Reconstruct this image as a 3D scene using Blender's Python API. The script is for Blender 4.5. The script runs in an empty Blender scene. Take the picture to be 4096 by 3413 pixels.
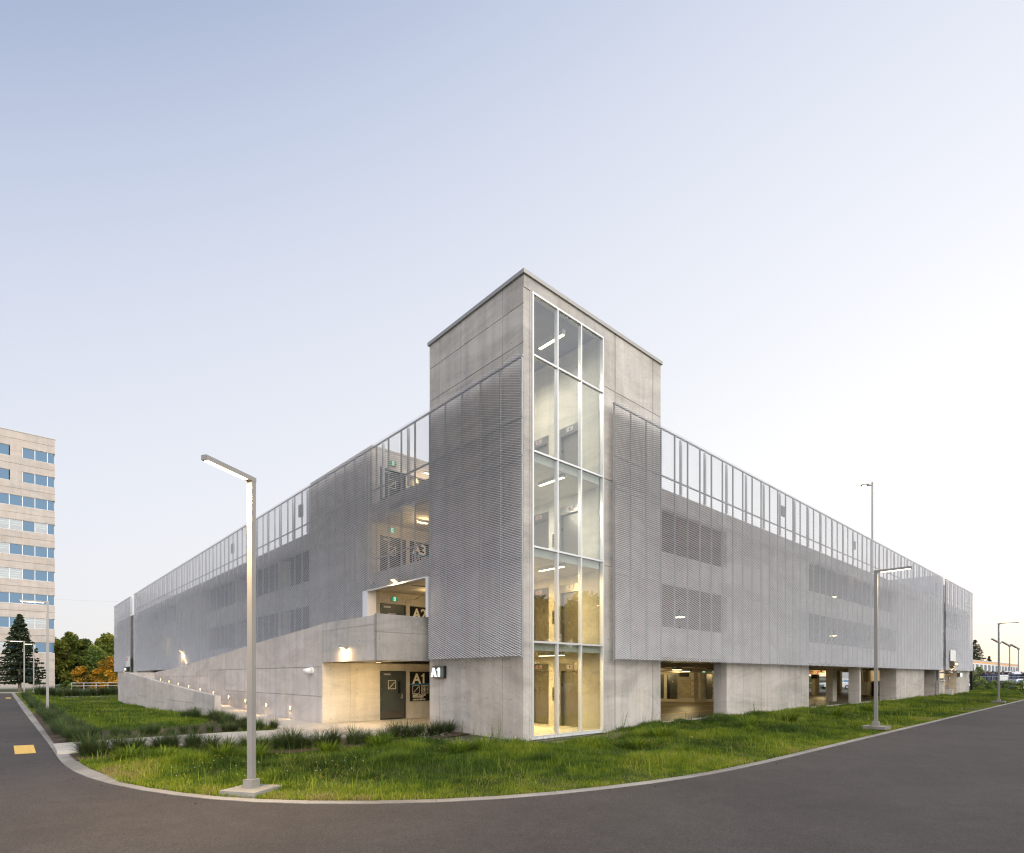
import bpy, math, random
import numpy as np
from mathutils import Vector, Matrix
random.seed(7); rng = np.random.default_rng(7)
SC = bpy.context.scene
COL = SC.collection
R = math.radians

# ------------------------------------------------------------------ camera
# world axes: +X runs along the right-hand facade, +Y along the left-hand facade, corner of the lift tower at the origin
CAMX, CAMY, CAMZ = -12.189, -12.840, 1.98
VA, VB = 0.67313, 0.73952                       # view direction
cam = bpy.data.cameras.new('camera'); cam_o = bpy.data.objects.new('camera', cam); COL.objects.link(cam_o)
cam_o.location = (CAMX, CAMY, CAMZ); cam_o.rotation_euler = (math.pi/2, 0, -math.asin(VA))
cam.sensor_width = 36; cam.lens = 2241/4096*36; cam.shift_y = (2705.5-1706.5)/4096
cam.clip_start = .1; cam.clip_end = 3000
SC.camera = cam_o

# ------------------------------------------------------------------ sky, fill sun, exposure
SUN_AZ = R(-12.0); SUN_EL = R(9.0)              # azimuth measured from +X towards +Y
sun_dir = Vector((math.cos(SUN_AZ)*math.cos(SUN_EL), math.sin(SUN_AZ)*math.cos(SUN_EL), math.sin(SUN_EL)))
world = bpy.data.worlds.new('World'); SC.world = world; world.use_nodes = True
wt = world.node_tree; wt.nodes.clear()
def wn(t, **k):
    n = wt.nodes.new(t)
    for a, b in k.items(): setattr(n, a, b)
    return n
def wmath(op, a, b=None, clamp=False):
    n = wn('ShaderNodeMath', operation=op, use_clamp=clamp)
    for i, s in enumerate((a, b)):
        if s is None: continue
        if isinstance(s, (int, float)): n.inputs[i].default_value = s
        else: wt.links.new(s, n.inputs[i])
    return n.outputs[0]
tc = wn('ShaderNodeTexCoord'); sep = wn('ShaderNodeSeparateXYZ'); wt.links.new(tc.outputs['Generated'], sep.inputs[0])
dot = wn('ShaderNodeVectorMath', operation='DOT_PRODUCT'); wt.links.new(tc.outputs['Generated'], dot.inputs[0])
dot.inputs[1].default_value = (math.cos(SUN_AZ+R(9)), math.sin(SUN_AZ+R(9)), .05)
el = wmath('MAXIMUM', sep.outputs[2], 0.0)
# brightness index: towards the afterglow and towards the horizon
g = wmath('ADD', wmath('ADD', wmath('MULTIPLY', dot.outputs['Value'], .305), .235), wmath('MULTIPLY', wmath('SUBTRACT', 1.0, el), .708))
ramp = wn('ShaderNodeValToRGB'); wt.links.new(wmath('DIVIDE', g, 1.3), ramp.inputs[0])
def lin(c): return tuple(((x/255+.055)/1.055)**2.4 if x > 10 else x/255/12.92 for x in c)
stops = [(.30, (108, 128, 168)), (.42, (146, 164, 197)), (.53, (196, 206, 229)), (.65, (221, 226, 240)), (.77, (233, 236, 245)), (.90, (240, 242, 246)), (1.02, (251, 251, 250)), (1.16, (255, 255, 255))]
cr = ramp.color_ramp; cr.interpolation = 'B_SPLINE'
while len(cr.elements) < len(stops): cr.elements.new(.5)
for e, (p, c) in zip(cr.elements, stops): e.position = p/1.3; e.color = (*lin(c), 1)
# warm band along the horizon, stronger near the afterglow
hz = wmath('POWER', wmath('SUBTRACT', 1.0, wmath('DIVIDE', el, .27), True), 2.0)
sunside = wmath('POWER', wmath('MULTIPLY_ADD' if False else 'ADD', wmath('MULTIPLY', dot.outputs['Value'], .5), .5), 5.0)
tint = wn('ShaderNodeMix', data_type='RGBA'); wt.links.new(sunside, tint.inputs[0])
tint.inputs[6].default_value = (.95, .905, .865, 1); tint.inputs[7].default_value = (1.0, .82, .62, 1)
warm = wn('ShaderNodeMix', data_type='RGBA', blend_type='MULTIPLY'); wt.links.new(hz, warm.inputs[0])
wt.links.new(ramp.outputs[0], warm.inputs[6]); wt.links.new(tint.outputs[2], warm.inputs[7])
# over-bright glow round the place where the sun went down
gl = wmath('ADD', 1.0, wmath('MULTIPLY', wmath('POWER', wmath('MAXIMUM', dot.outputs['Value'], 0.0), 6.0), .14))
bg1 = wn('ShaderNodeBackground'); wt.links.new(warm.outputs[2], bg1.inputs[0]); wt.links.new(wmath('MULTIPLY', gl, 1.0), bg1.inputs[1])
sky = wn('ShaderNodeTexSky', sky_type='NISHITA', sun_disc=False)
sky.sun_elevation = SUN_EL; sky.sun_rotation = math.pi/2 - SUN_AZ; sky.dust_density = 2.0
bg2 = wn('ShaderNodeBackground'); wt.links.new(sky.outputs[0], bg2.inputs[0]); bg2.inputs[1].default_value = .008
add = wn('ShaderNodeAddShader'); wt.links.new(bg1.outputs[0], add.inputs[0]); wt.links.new(bg2.outputs[0], add.inputs[1])
wout = wn('ShaderNodeOutputWorld'); wt.links.new(add.outputs[0], wout.inputs[0])
sun = bpy.data.lights.new('sun', 'SUN'); sun.energy = 4.6; sun.angle = R(95); sun.color = (1, .95, .88)  # broad fill from behind the camera, added to brighten both facades
fill_sun_o = bpy.data.objects.new('sun', sun); COL.objects.link(fill_sun_o)
fill_sun_o.rotation_euler = (-Vector((math.cos(R(-107))*.85, math.sin(R(-107))*.85, .52))).to_track_quat('-Z', 'Y').to_euler()
SC.view_settings.view_transform = 'Standard'; SC.view_settings.look = 'None'
SC.view_settings.exposure = 0.0; SC.view_settings.gamma = 1; SC.view_settings.use_curve_mapping = False
try:
    SC.cycles.max_bounces = 8; SC.cycles.diffuse_bounces = 3; SC.cycles.glossy_bounces = 3; SC.cycles.transparent_max_bounces = 12
    SC.cycles.sample_clamp_indirect = 4; SC.cycles.filter_width = 1.2; SC.cycles.caustics_reflective = False; SC.cycles.caustics_refractive = False
except Exception: pass

# ------------------------------------------------------------------ mesh helpers
WPOS = {}
class MB:
    def __init__(s): s.v = []; s.f = []; s.n = 0
    def add(s, vs, fs):
        o = s.n; s.v += [tuple(p) for p in vs]; s.n += len(vs); s.f += [tuple(i+o for i in f) for f in fs]; return s
    def box(s, x0, y0, z0, x1, y1, z1):
        if x0 > x1: x0, x1 = x1, x0
        if y0 > y1: y0, y1 = y1, y0
        if z0 > z1: z0, z1 = z1, z0
        return s.add([(x0,y0,z0),(x1,y0,z0),(x1,y1,z0),(x0,y1,z0),(x0,y0,z1),(x1,y0,z1),(x1,y1,z1),(x0,y1,z1)],
                     [(3,2,1,0),(4,5,6,7),(0,1,5,4),(1,2,6,5),(2,3,7,6),(3,0,4,7)])
    def obox(s, c, dx, dy, dz, ang=0, pitch=0):   # oriented box, sizes are full
        m = Matrix.Rotation(ang, 3, 'Z') @ Matrix.Rotation(pitch, 3, 'Y')
        vs = [Vector(c) + m @ Vector((sx*dx/2, sy*dy/2, sz*dz/2)) for sz in (-1,1) for sx, sy in ((-1,-1),(1,-1),(1,1),(-1,1))]
        return s.add(vs, [(3,2,1,0),(4,5,6,7),(0,1,5,4),(1,2,6,5),(2,3,7,6),(3,0,4,7)])
    def prism(s, pts, ax, lo, hi):                # polygon in the two other axes, extruded along ax
        n = len(pts)
        def mk(p, t):
            return {'x': (t, p[0], p[1]), 'y': (p[0], t, p[1]), 'z': (p[0], p[1], t)}[ax]
        vs = [mk(p, lo) for p in pts] + [mk(p, hi) for p in pts]
        return s.add(vs, [tuple(range(n))[::-1], tuple(range(n, 2*n))] + [(i, (i+1) % n, (i+1) % n+n, i+n) for i in range(n)])
    def tube(s, p0, p1, r0, r1=None, n=8, cap=True):
        r1 = r0 if r1 is None else r1
        p0 = Vector(p0); p1 = Vector(p1); d = (p1-p0).normalized()
        u = d.orthogonal().normalized(); w = d.cross(u)
        vs = [p0 + (u*math.cos(2*math.pi*i/n)+w*math.sin(2*math.pi*i/n))*r0 for i in range(n)] + [p1 + (u*math.cos(2*math.pi*i/n)+w*math.sin(2*math.pi*i/n))*r1 for i in range(n)]
        fs = [(i, (i+1) % n, (i+1) % n+n, i+n) for i in range(n)]
        if cap: fs += [tuple(range(n))[::-1], tuple(range(n, 2*n))]
        return s.add(vs, fs)
    def build(s, name, m, parent=None, smooth=False, origin=None):
        if not s.v: return None
        a = np.array(s.v); c = (a.min(0)+a.max(0))/2 if origin is None else np.array(origin)
        me = bpy.data.meshes.new(name); me.from_pydata([tuple(p) for p in a-c], [], s.f)
        me.validate(); me.update()
        import bmesh
        bm = bmesh.new(); bm.from_mesh(me); bmesh.ops.recalc_face_normals(bm, faces=bm.faces); bm.to_mesh(me); bm.free()
        if smooth: me.polygons.foreach_set('use_smooth', [True]*len(me.polygons))
        if m: me.materials.append(m)
        return place(name, me, c, parent)
def place(name, me, c, parent=None):
    o = bpy.data.objects.new(name, me); COL.objects.link(o); c = Vector(c); WPOS[o.name] = c
    if parent is not None: o.parent = parent; o.location = c - WPOS[parent.name]
    else: o.location = c
    return o
def tag(o, label=None, cat=None, group=None, kind=None):
    for k, v in (('label', label), ('category', cat), ('group', group), ('kind', kind)):
        if v: o[k] = v
    return o
def thing(name, label, cat, loc, group=None):
    o = bpy.data.objects.new(name, None); COL.objects.link(o); o.location = loc; WPOS[o.name] = Vector(loc)
    return tag(o, label, cat, group)
def dup(root, loc, label=None, rz=0, group=None, sc=1):
    def cp(o, par):
        c = o.copy(); COL.objects.link(c); c.parent = par
        for ch in list(o.children): cp(ch, c)
        return c
    r = cp(root, None); r.location = loc; r.rotation_euler = (0, 0, rz); r.scale = (sc, sc, sc); WPOS[r.name] = Vector(loc)
    if label: r['label'] = label
    if group: r['group'] = group
    return r
def npmesh(name, V, F, m, parent=None, origin=(0,0,0), attr=None, smooth=False):  # V (n,3), F list of (k,3|4) arrays
    me = bpy.data.meshes.new(name)
    F = F if isinstance(F, list) else [F]
    loops = np.concatenate([f.reshape(-1) for f in F]).astype(np.int32)
    tot = np.concatenate([np.full(len(f), f.shape[1]) for f in F]).astype(np.int32)
    st = np.concatenate([[0], np.cumsum(tot)[:-1]]).astype(np.int32)
    me.vertices.add(len(V)); me.vertices.foreach_set('co', np.ascontiguousarray(V-np.array(origin), dtype=np.float32).reshape(-1))
    me.loops.add(len(loops)); me.loops.foreach_set('vertex_index', loops)
    me.polygons.add(len(tot)); me.polygons.foreach_set('loop_start', st); me.polygons.foreach_set('loop_total', tot)
    if smooth: me.polygons.foreach_set('use_smooth', np.ones(len(tot), dtype=bool))
    if attr is not None:
        at = me.attributes.new('tint', 'FLOAT', 'POINT'); at.data.foreach_set('value', np.ascontiguousarray(attr, dtype=np.float32))
    me.update(calc_edges=True)
    if m: me.materials.append(m)
    return place(name, me, origin, parent)

# ------------------------------------------------------------------ materials
def newmat(name):
    m = bpy.data.materials.new(name); m.use_nodes = True
    nt = m.node_tree; b = nt.nodes['Principled BSDF']
    return m, nt, b
def N(nt, t, **k):
    n = nt.nodes.new(t)
    for a, v in k.items(): setattr(n, a, v)
    return n
def simple(name, c, rough=.5, metal=0, spec=.5, vary=.0, nscale=6, bump=0, bscale=60):
    m, nt, b = newmat(name)
    b.inputs['Roughness'].default_value = rough; b.inputs['Metallic'].default_value = metal
    b.inputs['Specular IOR Level'].default_value = spec
    col = (*c, 1)
    if vary:
        geo = N(nt, 'ShaderNodeNewGeometry'); nz = N(nt, 'ShaderNodeTexNoise'); nz.inputs['Scale'].default_value = nscale; nz.inputs['Detail'].default_value = 4
        nt.links.new(geo.outputs['Position'], nz.inputs['Vector'])
        r = N(nt, 'ShaderNodeValToRGB'); r.color_ramp.elements[0].position = .3; r.color_ramp.elements[1].position = .7
        r.color_ramp.elements[0].color = (*[x*(1-vary) for x in c], 1); r.color_ramp.elements[1].color = (*[x*(1+vary) for x in c], 1)
        nt.links.new(nz.outputs['Fac'], r.inputs[0]); nt.links.new(r.outputs[0], b.inputs['Base Color'])
    else: b.inputs['Base Color'].default_value = col
    if bump:
        geo = N(nt, 'ShaderNodeNewGeometry'); nz = N(nt, 'ShaderNodeTexNoise'); nz.inputs['Scale'].default_value = bscale; nt.links.new(geo.outputs['Position'], nz.inputs['Vector'])
        bp = N(nt, 'ShaderNodeBump'); bp.inputs['Strength'].default_value = bump; bp.inputs['Distance'].default_value = .01
        nt.links.new(nz.outputs['Fac'], bp.inputs['Height']); nt.links.new(bp.outputs[0], b.inputs['Normal'])
    return m
def emit(name, c, s):
    m = bpy.data.materials.new(name); m.use_nodes = True; nt = m.node_tree; nt.nodes.clear()
    e = nt.nodes.new('ShaderNodeEmission'); e.inputs[0].default_value = (*c, 1); e.inputs[1].default_value = s
    o = nt.nodes.new('ShaderNodeOutputMaterial'); nt.links.new(e.outputs[0], o.inputs[0]); return m
def concrete(name, c, stain=.24, streak=.25, tintvar=.06, pits=True, rough=.82):
    m, nt, b = newmat(name); L = nt.links.new
    b.inputs['Roughness'].default_value = rough; b.inputs['Specular IOR Level'].default_value = .3
    geo = N(nt, 'ShaderNodeNewGeometry')
    def noise(scale, detail=5, rough_=.55, vec=None, dist=0):
        n = N(nt, 'ShaderNodeTexNoise'); n.inputs['Scale'].default_value = scale; n.inputs['Detail'].default_value = detail; n.inputs['Roughness'].default_value = rough_; n.inputs['Distortion'].default_value = dist
        L(vec or geo.outputs['Position'], n.inputs['Vector']); return n.outputs['Fac']
    mp = N(nt, 'ShaderNodeMapping'); mp.inputs['Scale'].default_value = (1, 1, .10); L(geo.outputs['Position'], mp.inputs['Vector'])
    mp2 = N(nt, 'ShaderNodeMapping'); mp2.inputs['Scale'].default_value = (.35, .35, 1.1); L(geo.outputs['Position'], mp2.inputs['Vector'])
    def mr(v, a, b_, lo, hi):
        n = N(nt, 'ShaderNodeMapRange'); n.inputs[1].default_value = a; n.inputs[2].default_value = b_; n.inputs[3].default_value = lo; n.inputs[4].default_value = hi
        L(v, n.inputs[0]); return n.outputs[0]
    def mul(a, b_):
        n = N(nt, 'ShaderNodeMath', operation='MULTIPLY'); L(a, n.inputs[0]); L(b_, n.inputs[1]); return n.outputs[0]
    oi = N(nt, 'ShaderNodeObjectInfo')
    f = mr(noise(.75, 8, .68, mp2.outputs[0], 1.2), .36, .60, 1-stain, 1.05)      # large clouds of stain
    f = mul(f, mr(noise(2.2, 6, .65, mp.outputs[0], .3), .42, .70, 1.03, 1-streak*.75))   # vertical runs
    f = mul(f, mr(noise(14, 6, .7), .3, .75, .90, 1.07))                        # mottling
    f = mul(f, mr(oi.outputs['Random'], 0, 1, 1-tintvar, 1+tintvar))           # one pour differs from the next
    if pits:
        vo = N(nt, 'ShaderNodeTexVoronoi'); vo.inputs['Scale'].default_value = 7; L(geo.outputs['Position'], vo.inputs['Vector'])
        f = mul(f, mr(vo.outputs['Distance'], .03, .08, .66, 1))
        # tie holes of the formwork on a regular grid
        sx = N(nt, 'ShaderNodeSeparateXYZ'); L(geo.outputs['Position'], sx.inputs[0])
        def m2(op, a, b_):
            n_ = N(nt, 'ShaderNodeMath', operation=op)
            for i_, q_ in enumerate((a, b_)):
                if isinstance(q_, (int, float)): n_.inputs[i_].default_value = q_
                else: L(q_, n_.inputs[i_])
            return n_.outputs[0]
        fu = m2('SUBTRACT', m2('FRACT', m2('DIVIDE', m2('ADD', sx.outputs[0], sx.outputs[1]), 1.22), 0), .5); fz = m2('SUBTRACT', m2('FRACT', m2('DIVIDE', m2('ADD', sx.outputs[2], .35), 1.05), 0), .5)
        dd = m2('SQRT', m2('ADD', m2('MULTIPLY', m2('MULTIPLY', fu, fu), 1.49), m2('MULTIPLY', m2('MULTIPLY', fz, fz), 1.10)), 0)
        f = mul(f, mr(dd, .018, .034, .55, 1))
    mix = N(nt, 'ShaderNodeMix', data_type='RGBA', blend_type='MULTIPLY'); mix.inputs[0].default_value = 1
    hue = N(nt, 'ShaderNodeMix', data_type='RGBA'); L(mr(noise(.5, 3), .35, .65, 0, 1), hue.inputs[0])
    hue.inputs[6].default_value = (*c, 1); hue.inputs[7].default_value = (c[0]*1.02, c[1]*.985, c[2]*.945, 1)
    comb = N(nt, 'ShaderNodeCombineColor'); [L(f, comb.inputs[i]) for i in range(3)]
    L(hue.outputs[2], mix.inputs[6]); L(comb.outputs[0], mix.inputs[7]); L(mix.outputs[2], b.inputs['Base Color'])
    bp = N(nt, 'ShaderNodeBump'); bp.inputs['Strength'].default_value = .35; bp.inputs['Distance'].default_value = .006
    L(noise(45, 4), bp.inputs['Height']); L(bp.outputs[0], b.inputs['Normal'])
    return m
def glass(name, tint, refl=1.0, rough=0.0):
    m = bpy.data.materials.new(name); m.use_nodes = True; nt = m.node_tree; nt.nodes.clear()
    t = nt.nodes.new('ShaderNodeBsdfTransparent'); t.inputs[0].default_value = (*tint, 1)
    g_ = nt.nodes.new('ShaderNodeBsdfGlossy'); g_.inputs['Roughness'].default_value = rough; g_.inputs[0].default_value = (.93, .97, 1, 1)
    fr = nt.nodes.new('ShaderNodeFresnel'); fr.inputs[0].default_value = 1.55
    mu = nt.nodes.new('ShaderNodeMath'); mu.operation = 'MULTIPLY'; mu.use_clamp = True; mu.inputs[1].default_value = refl; gb = nt.nodes.new('ShaderNodeNewGeometry'); iv = nt.nodes.new('ShaderNodeMath'); iv.operation = 'SUBTRACT'; iv.inputs[0].default_value = 1; nt.links.new(gb.outputs['Backfacing'], iv.inputs[1])
    m2 = nt.nodes.new('ShaderNodeMath'); m2.operation = 'MULTIPLY'; nt.links.new(fr.outputs[0], m2.inputs[0]); nt.links.new(iv.outputs[0], m2.inputs[1]); nt.links.new(m2.outputs[0], mu.inputs[0])
    ad = nt.nodes.new('ShaderNodeMath'); ad.operation = 'MULTIPLY_ADD'; ad.use_clamp = True; ad.inputs[1].default_value = .12; nt.links.new(iv.outputs[0], ad.inputs[0]); nt.links.new(mu.outputs[0], ad.inputs[2])
    mx = nt.nodes.new('ShaderNodeMixShader'); nt.links.new(ad.outputs[0], mx.inputs[0]); nt.links.new(t.outputs[0], mx.inputs[1]); nt.links.new(g_.outputs[0], mx.inputs[2])
    o = nt.nodes.new('ShaderNodeOutputMaterial'); nt.links.new(mx.outputs[0], o.inputs[0]); return m
def leafmat(name, stops, rough=.55, trans=.35, objvar=True):
    # colour from a per-vertex tint number given to every blade or leaf, plus object randomness
    m, nt, b = newmat(name); L = nt.links.new
    at = N(nt, 'ShaderNodeAttribute', attribute_name='tint'); r = N(nt, 'ShaderNodeValToRGB')
    while len(r.color_ramp.elements) < len(stops): r.color_ramp.elements.new(.5)
    for e, (p, c) in zip(r.color_ramp.elements, stops): e.position = p; e.color = (*c, 1)
    L(at.outputs['Fac'], r.inputs[0])
    out = r.outputs[0]
    if objvar:
        oi = N(nt, 'ShaderNodeObjectInfo'); hs = N(nt, 'ShaderNodeHueSaturation')
        mr = N(nt, 'ShaderNodeMapRange'); mr.inputs[3].default_value = .75; mr.inputs[4].default_value = 1.2; L(oi.outputs['Random'], mr.inputs[0])
        L(mr.outputs[0], hs.inputs['Value']); L(out, hs.inputs['Color']); out = hs.outputs[0]
    L(out, b.inputs['Base Color']); b.inputs['Roughness'].default_value = rough; b.inputs['Specular IOR Level'].default_value = .25
    tr = N(nt, 'ShaderNodeBsdfTranslucent'); L(out, tr.inputs[0]); mx = N(nt, 'ShaderNodeMixShader'); mx.inputs[0].default_value = trans
    o = nt.nodes['Material Output']; L(b.outputs[0], mx.inputs[1]); L(tr.outputs[0], mx.inputs[2]); L(mx.outputs[0], o.inputs[0])
    return m
M = {}
M['conc'] = concrete('cast_concrete', (.52, .492, .458))
M['conc_grey'] = concrete('greyer_pour', (.36, .345, .325), stain=.3, streak=.3)
M['conc_ramp'] = concrete('ramp_concrete', (.60, .55, .51), stain=.16, streak=.2)
M['conc_in'] = concrete('interior_concrete', (.58, .54, .46), stain=.2, streak=.15)
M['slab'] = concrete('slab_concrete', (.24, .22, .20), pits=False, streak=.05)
M['walk'] = concrete('walkway_concrete', (.50, .47, .43), stain=.2, streak=0, pits=False)
M['kerb'] = concrete('kerb_concrete', (.30, .285, .265), stain=.35, streak=.0, pits=False)
M['mesh'] = simple('anodised_mesh', (.77, .775, .80), rough=.42, metal=.3, vary=.05, nscale=1.2)
M['steel'] = simple('galvanised_steel', (.40, .40, .40), rough=.5, metal=.5, vary=.08, nscale=3)
M['post'] = simple('grey_painted_post', (.34, .33, .32), rough=.5, metal=.2)
M['lightpost'] = simple('pale_steel', (.62, .62, .62), rough=.5, metal=.1)
M['lamp'] = simple('lamp_grey_paint', (.34, .325, .305), rough=.45, metal=.3, vary=.04, nscale=2)
M['alu'] = simple('clear_aluminium', (.74, .74, .75), rough=.38, metal=.4)
M['coping'] = simple('coping_metal', (.40, .385, .36), rough=.5, metal=.4)
M['glass'] = glass('tower_glass', (.93, .965, .95), 1.45)
M['dark'] = simple('dark_grey_paint', (.055, .065, .062), rough=.4, vary=.1, nscale=1.5)
M['black'] = simple('black_sign', (.012, .012, .013), rough=.35)
M['brush'] = simple('brushed_stainless', (.26, .24, .21), rough=.30, metal=.85, vary=.08, nscale=2)
M['bronze'] = simple('bronze_casing', (.20, .16, .11), rough=.35, metal=.6)
M['cream'] = simple('cream_lettering', (.85, .80, .62), rough=.5)
M['white'] = simple('white_paint', (.78, .78, .76), rough=.5)
M['blue'] = simple('blue_band', (.08, .38, .72), rough=.5)
M['red'] = simple('red_paint', (.55, .03, .03), rough=.5)
M['lit'] = emit('lit_letters', (.93, 1, .95), 1.5)
M['exit'] = emit('exit_green', (.02, .32, .12), .9)
M['exitw'] = emit('exit_white', (.9, 1, .9), 1.2)
M['warm'] = emit('warm_lamp', (1, .68, .29), 4)
M['warm2'] = emit('warm_strip', (1, .80, .46), 14)
M['farlamp'] = emit('far_lamp', (1, .82, .52), 12)
M['tube'] = emit('lobby_tube', (1, .84, .55), 6)
M['disc'] = emit('garage_disc', (1, .84, .50), 5)
M['digit'] = emit('red_digits', (1, .03, .06), .7)
M['office_tube'] = emit('office_tube', (1, .93, .72), 1.7)

# asphalt
def asphalt(name, c, rough=.85):
    m, nt, b = newmat(name); L = nt.links.new; geo = N(nt, 'ShaderNodeNewGeometry')
    def noise(s, d=4, r=.6):
        n = N(nt, 'ShaderNodeTexNoise'); n.inputs['Scale'].default_value = s; n.inputs['Detail'].default_value = d; n.inputs['Roughness'].default_value = r; L(geo.outputs['Position'], n.inputs['Vector']); return n.outputs['Fac']
    vo = N(nt, 'ShaderNodeTexVoronoi'); vo.inputs['Scale'].default_value = 95; L(geo.outputs['Position'], vo.inputs['Vector'])
    def mr(v, a, b_, lo, hi):
        n = N(nt, 'ShaderNodeMapRange'); n.inputs[1].default_value = a; n.inputs[2].default_value = b_; n.inputs[3].default_value = lo; n.inputs[4].default_value = hi; L(v, n.inputs[0]); return n.outputs[0]
    def mul(a, b_):
        n = N(nt, 'ShaderNodeMath', operation='MULTIPLY'); L(a, n.inputs[0]); L(b_, n.inputs[1]); return n.outputs[0]
    f = mul(mr(noise(.16, 6, .65), .35, .65, .82, 1.10), mr(noise(2.2, 5, .7), .3, .7, .88, 1.1))
    sepc = N(nt, 'ShaderNodeSeparateColor'); L(vo.outputs['Color'], sepc.inputs[0])
    f = mul(f, mr(sepc.outputs[0], 0, 1, .62, 1.38)); f = mul(f, mr(noise(38, 3, .7), .3, .7, .8, 1.2))
    comb = N(nt, 'ShaderNodeCombineColor'); [L(f, comb.inputs[i]) for i in range(3)]
    mix = N(nt, 'ShaderNodeMix', data_type='RGBA', blend_type='MULTIPLY'); mix.inputs[0].default_value = 1; mix.inputs[6].default_value = (*c, 1)
    L(comb.outputs[0], mix.inputs[7]); L(mix.outputs[2], b.inputs['Base Color']); b.inputs['Roughness'].default_value = rough; b.inputs['Specular IOR Level'].default_value = .3
    bp = N(nt, 'ShaderNodeBump'); bp.inputs['Strength'].default_value = .6; bp.inputs['Distance'].default_value = .006; L(vo.outputs['Distance'], bp.inputs['Height']); L(bp.outputs[0], b.inputs['Normal'])
    return m
M['asphalt'] = asphalt('asphalt', (.073, .064, .060))
M['deck'] = asphalt('garage_floor', (.13, .11, .08), rough=.45)
M['yellow'] = simple('road_marking_yellow', (.72, .45, .10), rough=.7, vary=.18, nscale=14)
M['soil'] = simple('soil', (.058, .056, .024), rough=.95, vary=.35, nscale=3, bump=.6, bscale=25)
M['mulch'] = simple('mulch', (.07, .042, .026), rough=.95, vary=.5, nscale=18, bump=.9, bscale=60)
M['far_ground'] = simple('far_ground', (.075, .085, .04), rough=.95, vary=.3, nscale=.2)
G1 = [(0, (.042, .078, .010)), (.35, (.105, .175, .014)), (.65, (.215, .285, .018)), (.9, (.33, .36, .035)), (1, (.34, .27, .11))]
M['grass'] = leafmat('lawn_blades', G1, objvar=False)
M['clump'] = leafmat('ornamental_blades', [(0, (.035, .058, .024)), (.5, (.09, .135, .042)), (.8, (.17, .20, .06)), (1, (.34, .25, .12))])
M['leaf_green'] = leafmat('tree_leaves', [(0, (.07, .115, .028)), (.5, (.18, .25, .05)), (1, (.36, .37, .09))])
M['leaf_pale'] = leafmat('pale_leaves', [(0, (.11, .15, .025)), (.5, (.26, .30, .05)), (1, (.52, .42, .09))])  # paler, yellower leaf colour
M['leaf_lamp_tint'] = leafmat('lamp_tinted_leaves', [(0, (.11, .10, .014)), (.45, (.42, .22, .018)), (1, (.80, .44, .04))], trans=.3)  # orange glow of an unseen lamp painted into the leaf colour
M['needle'] = leafmat('spruce_needles', [(0, (.028, .045, .024)), (.6, (.065, .09, .042)), (1, (.12, .11, .055))])
M['bark'] = simple('bark', (.10, .075, .05), rough=.9, vary=.35, nscale=12)
M['bark_pale'] = simple('pale_bark', (.28, .23, .18), rough=.9, vary=.35, nscale=9)

# ------------------------------------------------------------------ ground, road, kerb
CURB = [(-11.35, 92), (-11.3, 62), (-11.27, 45), (-11.24, 31), (-11.2, 24), (-11.17, 19), (-11.14, 14), (-11.11, 10.5), (-11.1, 7.5), (-11.09, 5.3), (-11.03, 3.7), (-10.9, 2.5), (-10.6, 1.3), (-10.25, .3), (-9.7, -.85), (-8.95, -2.1), (-8.3, -2.9), (-7.4, -3.75), (-6.4, -4.55), (-5.4, -5.15), (-4.5, -5.55), (-3.3, -6.0), (-2.1, -6.35), (-.4, -6.68), (2.5, -6.86), (6, -6.9), (12, -6.92), (20, -6.9), (30, -6.85), (45, -6.8), (62, -6.75), (95, -6.7)]
def sstep(x, a, b): t = max(0., min(1., (x-a)/(b-a))); return t*t*(3-2*t)
def zr(x, y): return -.115 - .2*math.exp(-((x+9)**2 + (y+4)**2)/90.)   # road height
def resample(P, step):
    out = []
    for (a, b) in zip(P[:-1], P[1:]):
        n = max(1, int(math.hypot(b[0]-a[0], b[1]-a[1])/step))
        out += [(a[0]+(b[0]-a[0])*i/n, a[1]+(b[1]-a[1])*i/n) for i in range(n)]
    return out + [P[-1]]
def smooth(P, it):
    P = np.array(P, float)
    for _ in range(it): P[1:-1] = .25*P[:-2]+.5*P[1:-1]+.25*P[2:]
    return [tuple(p) for p in P]
CP = smooth(resample(CURB, .7), 3)
def sstepv(x, a, b):
    t = np.clip((x-a)/(b-a), 0, 1); return t*t*(3-2*t)
CPA = np.array(CP)
def kerbdist(x, y):
    k = np.full(np.shape(x), 9.)
    for i in range(len(CPA)-1):
        (ax, ay), (bx_, by_) = CPA[i], CPA[i+1]; dx, dy = bx_-ax, by_-ay; t = np.clip(((x-ax)*dx+(y-ay)*dy)/(dx*dx+dy*dy), 0, 1)
        k = np.minimum(k, np.hypot(x-ax-t*dx, y-ay-t*dy))
    return k
def zlv(x, y, kd=None):                         # lawn height: falls to the kerb top along the road
    x = np.asarray(x, float); y = np.asarray(y, float)
    if kd is None: kd = kerbdist(x, y)
    z = -.03 - .2*np.exp(-((x+9)**2+(y+2.5)**2)/60.) + .06*sstepv(x, 4, 10)*sstepv(y, -4, -.5) - .09*np.exp(-((x-2.1)/2.2)**4-((y+.2)/1.1)**2)
    z = z - .30*sstepv(y, 14, 34)*sstepv(x, -10.3, -7.5)*(1-sstepv(x, -1.5, 0)) - .10*np.exp(-((y+3.6)/1.6)**2)*sstepv(x, -3, 3)*(1-sstepv(x, 50, 60))
    zk = -.115 - .2*np.exp(-((x+9)**2+(y+4)**2)/90.) + .015; m = sstepv(kd, .1, 1.6)
    return zk+(z-zk)*m
def zl(x, y): return float(zlv(np.array([x]), np.array([y]))[0])
nrm = []
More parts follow.
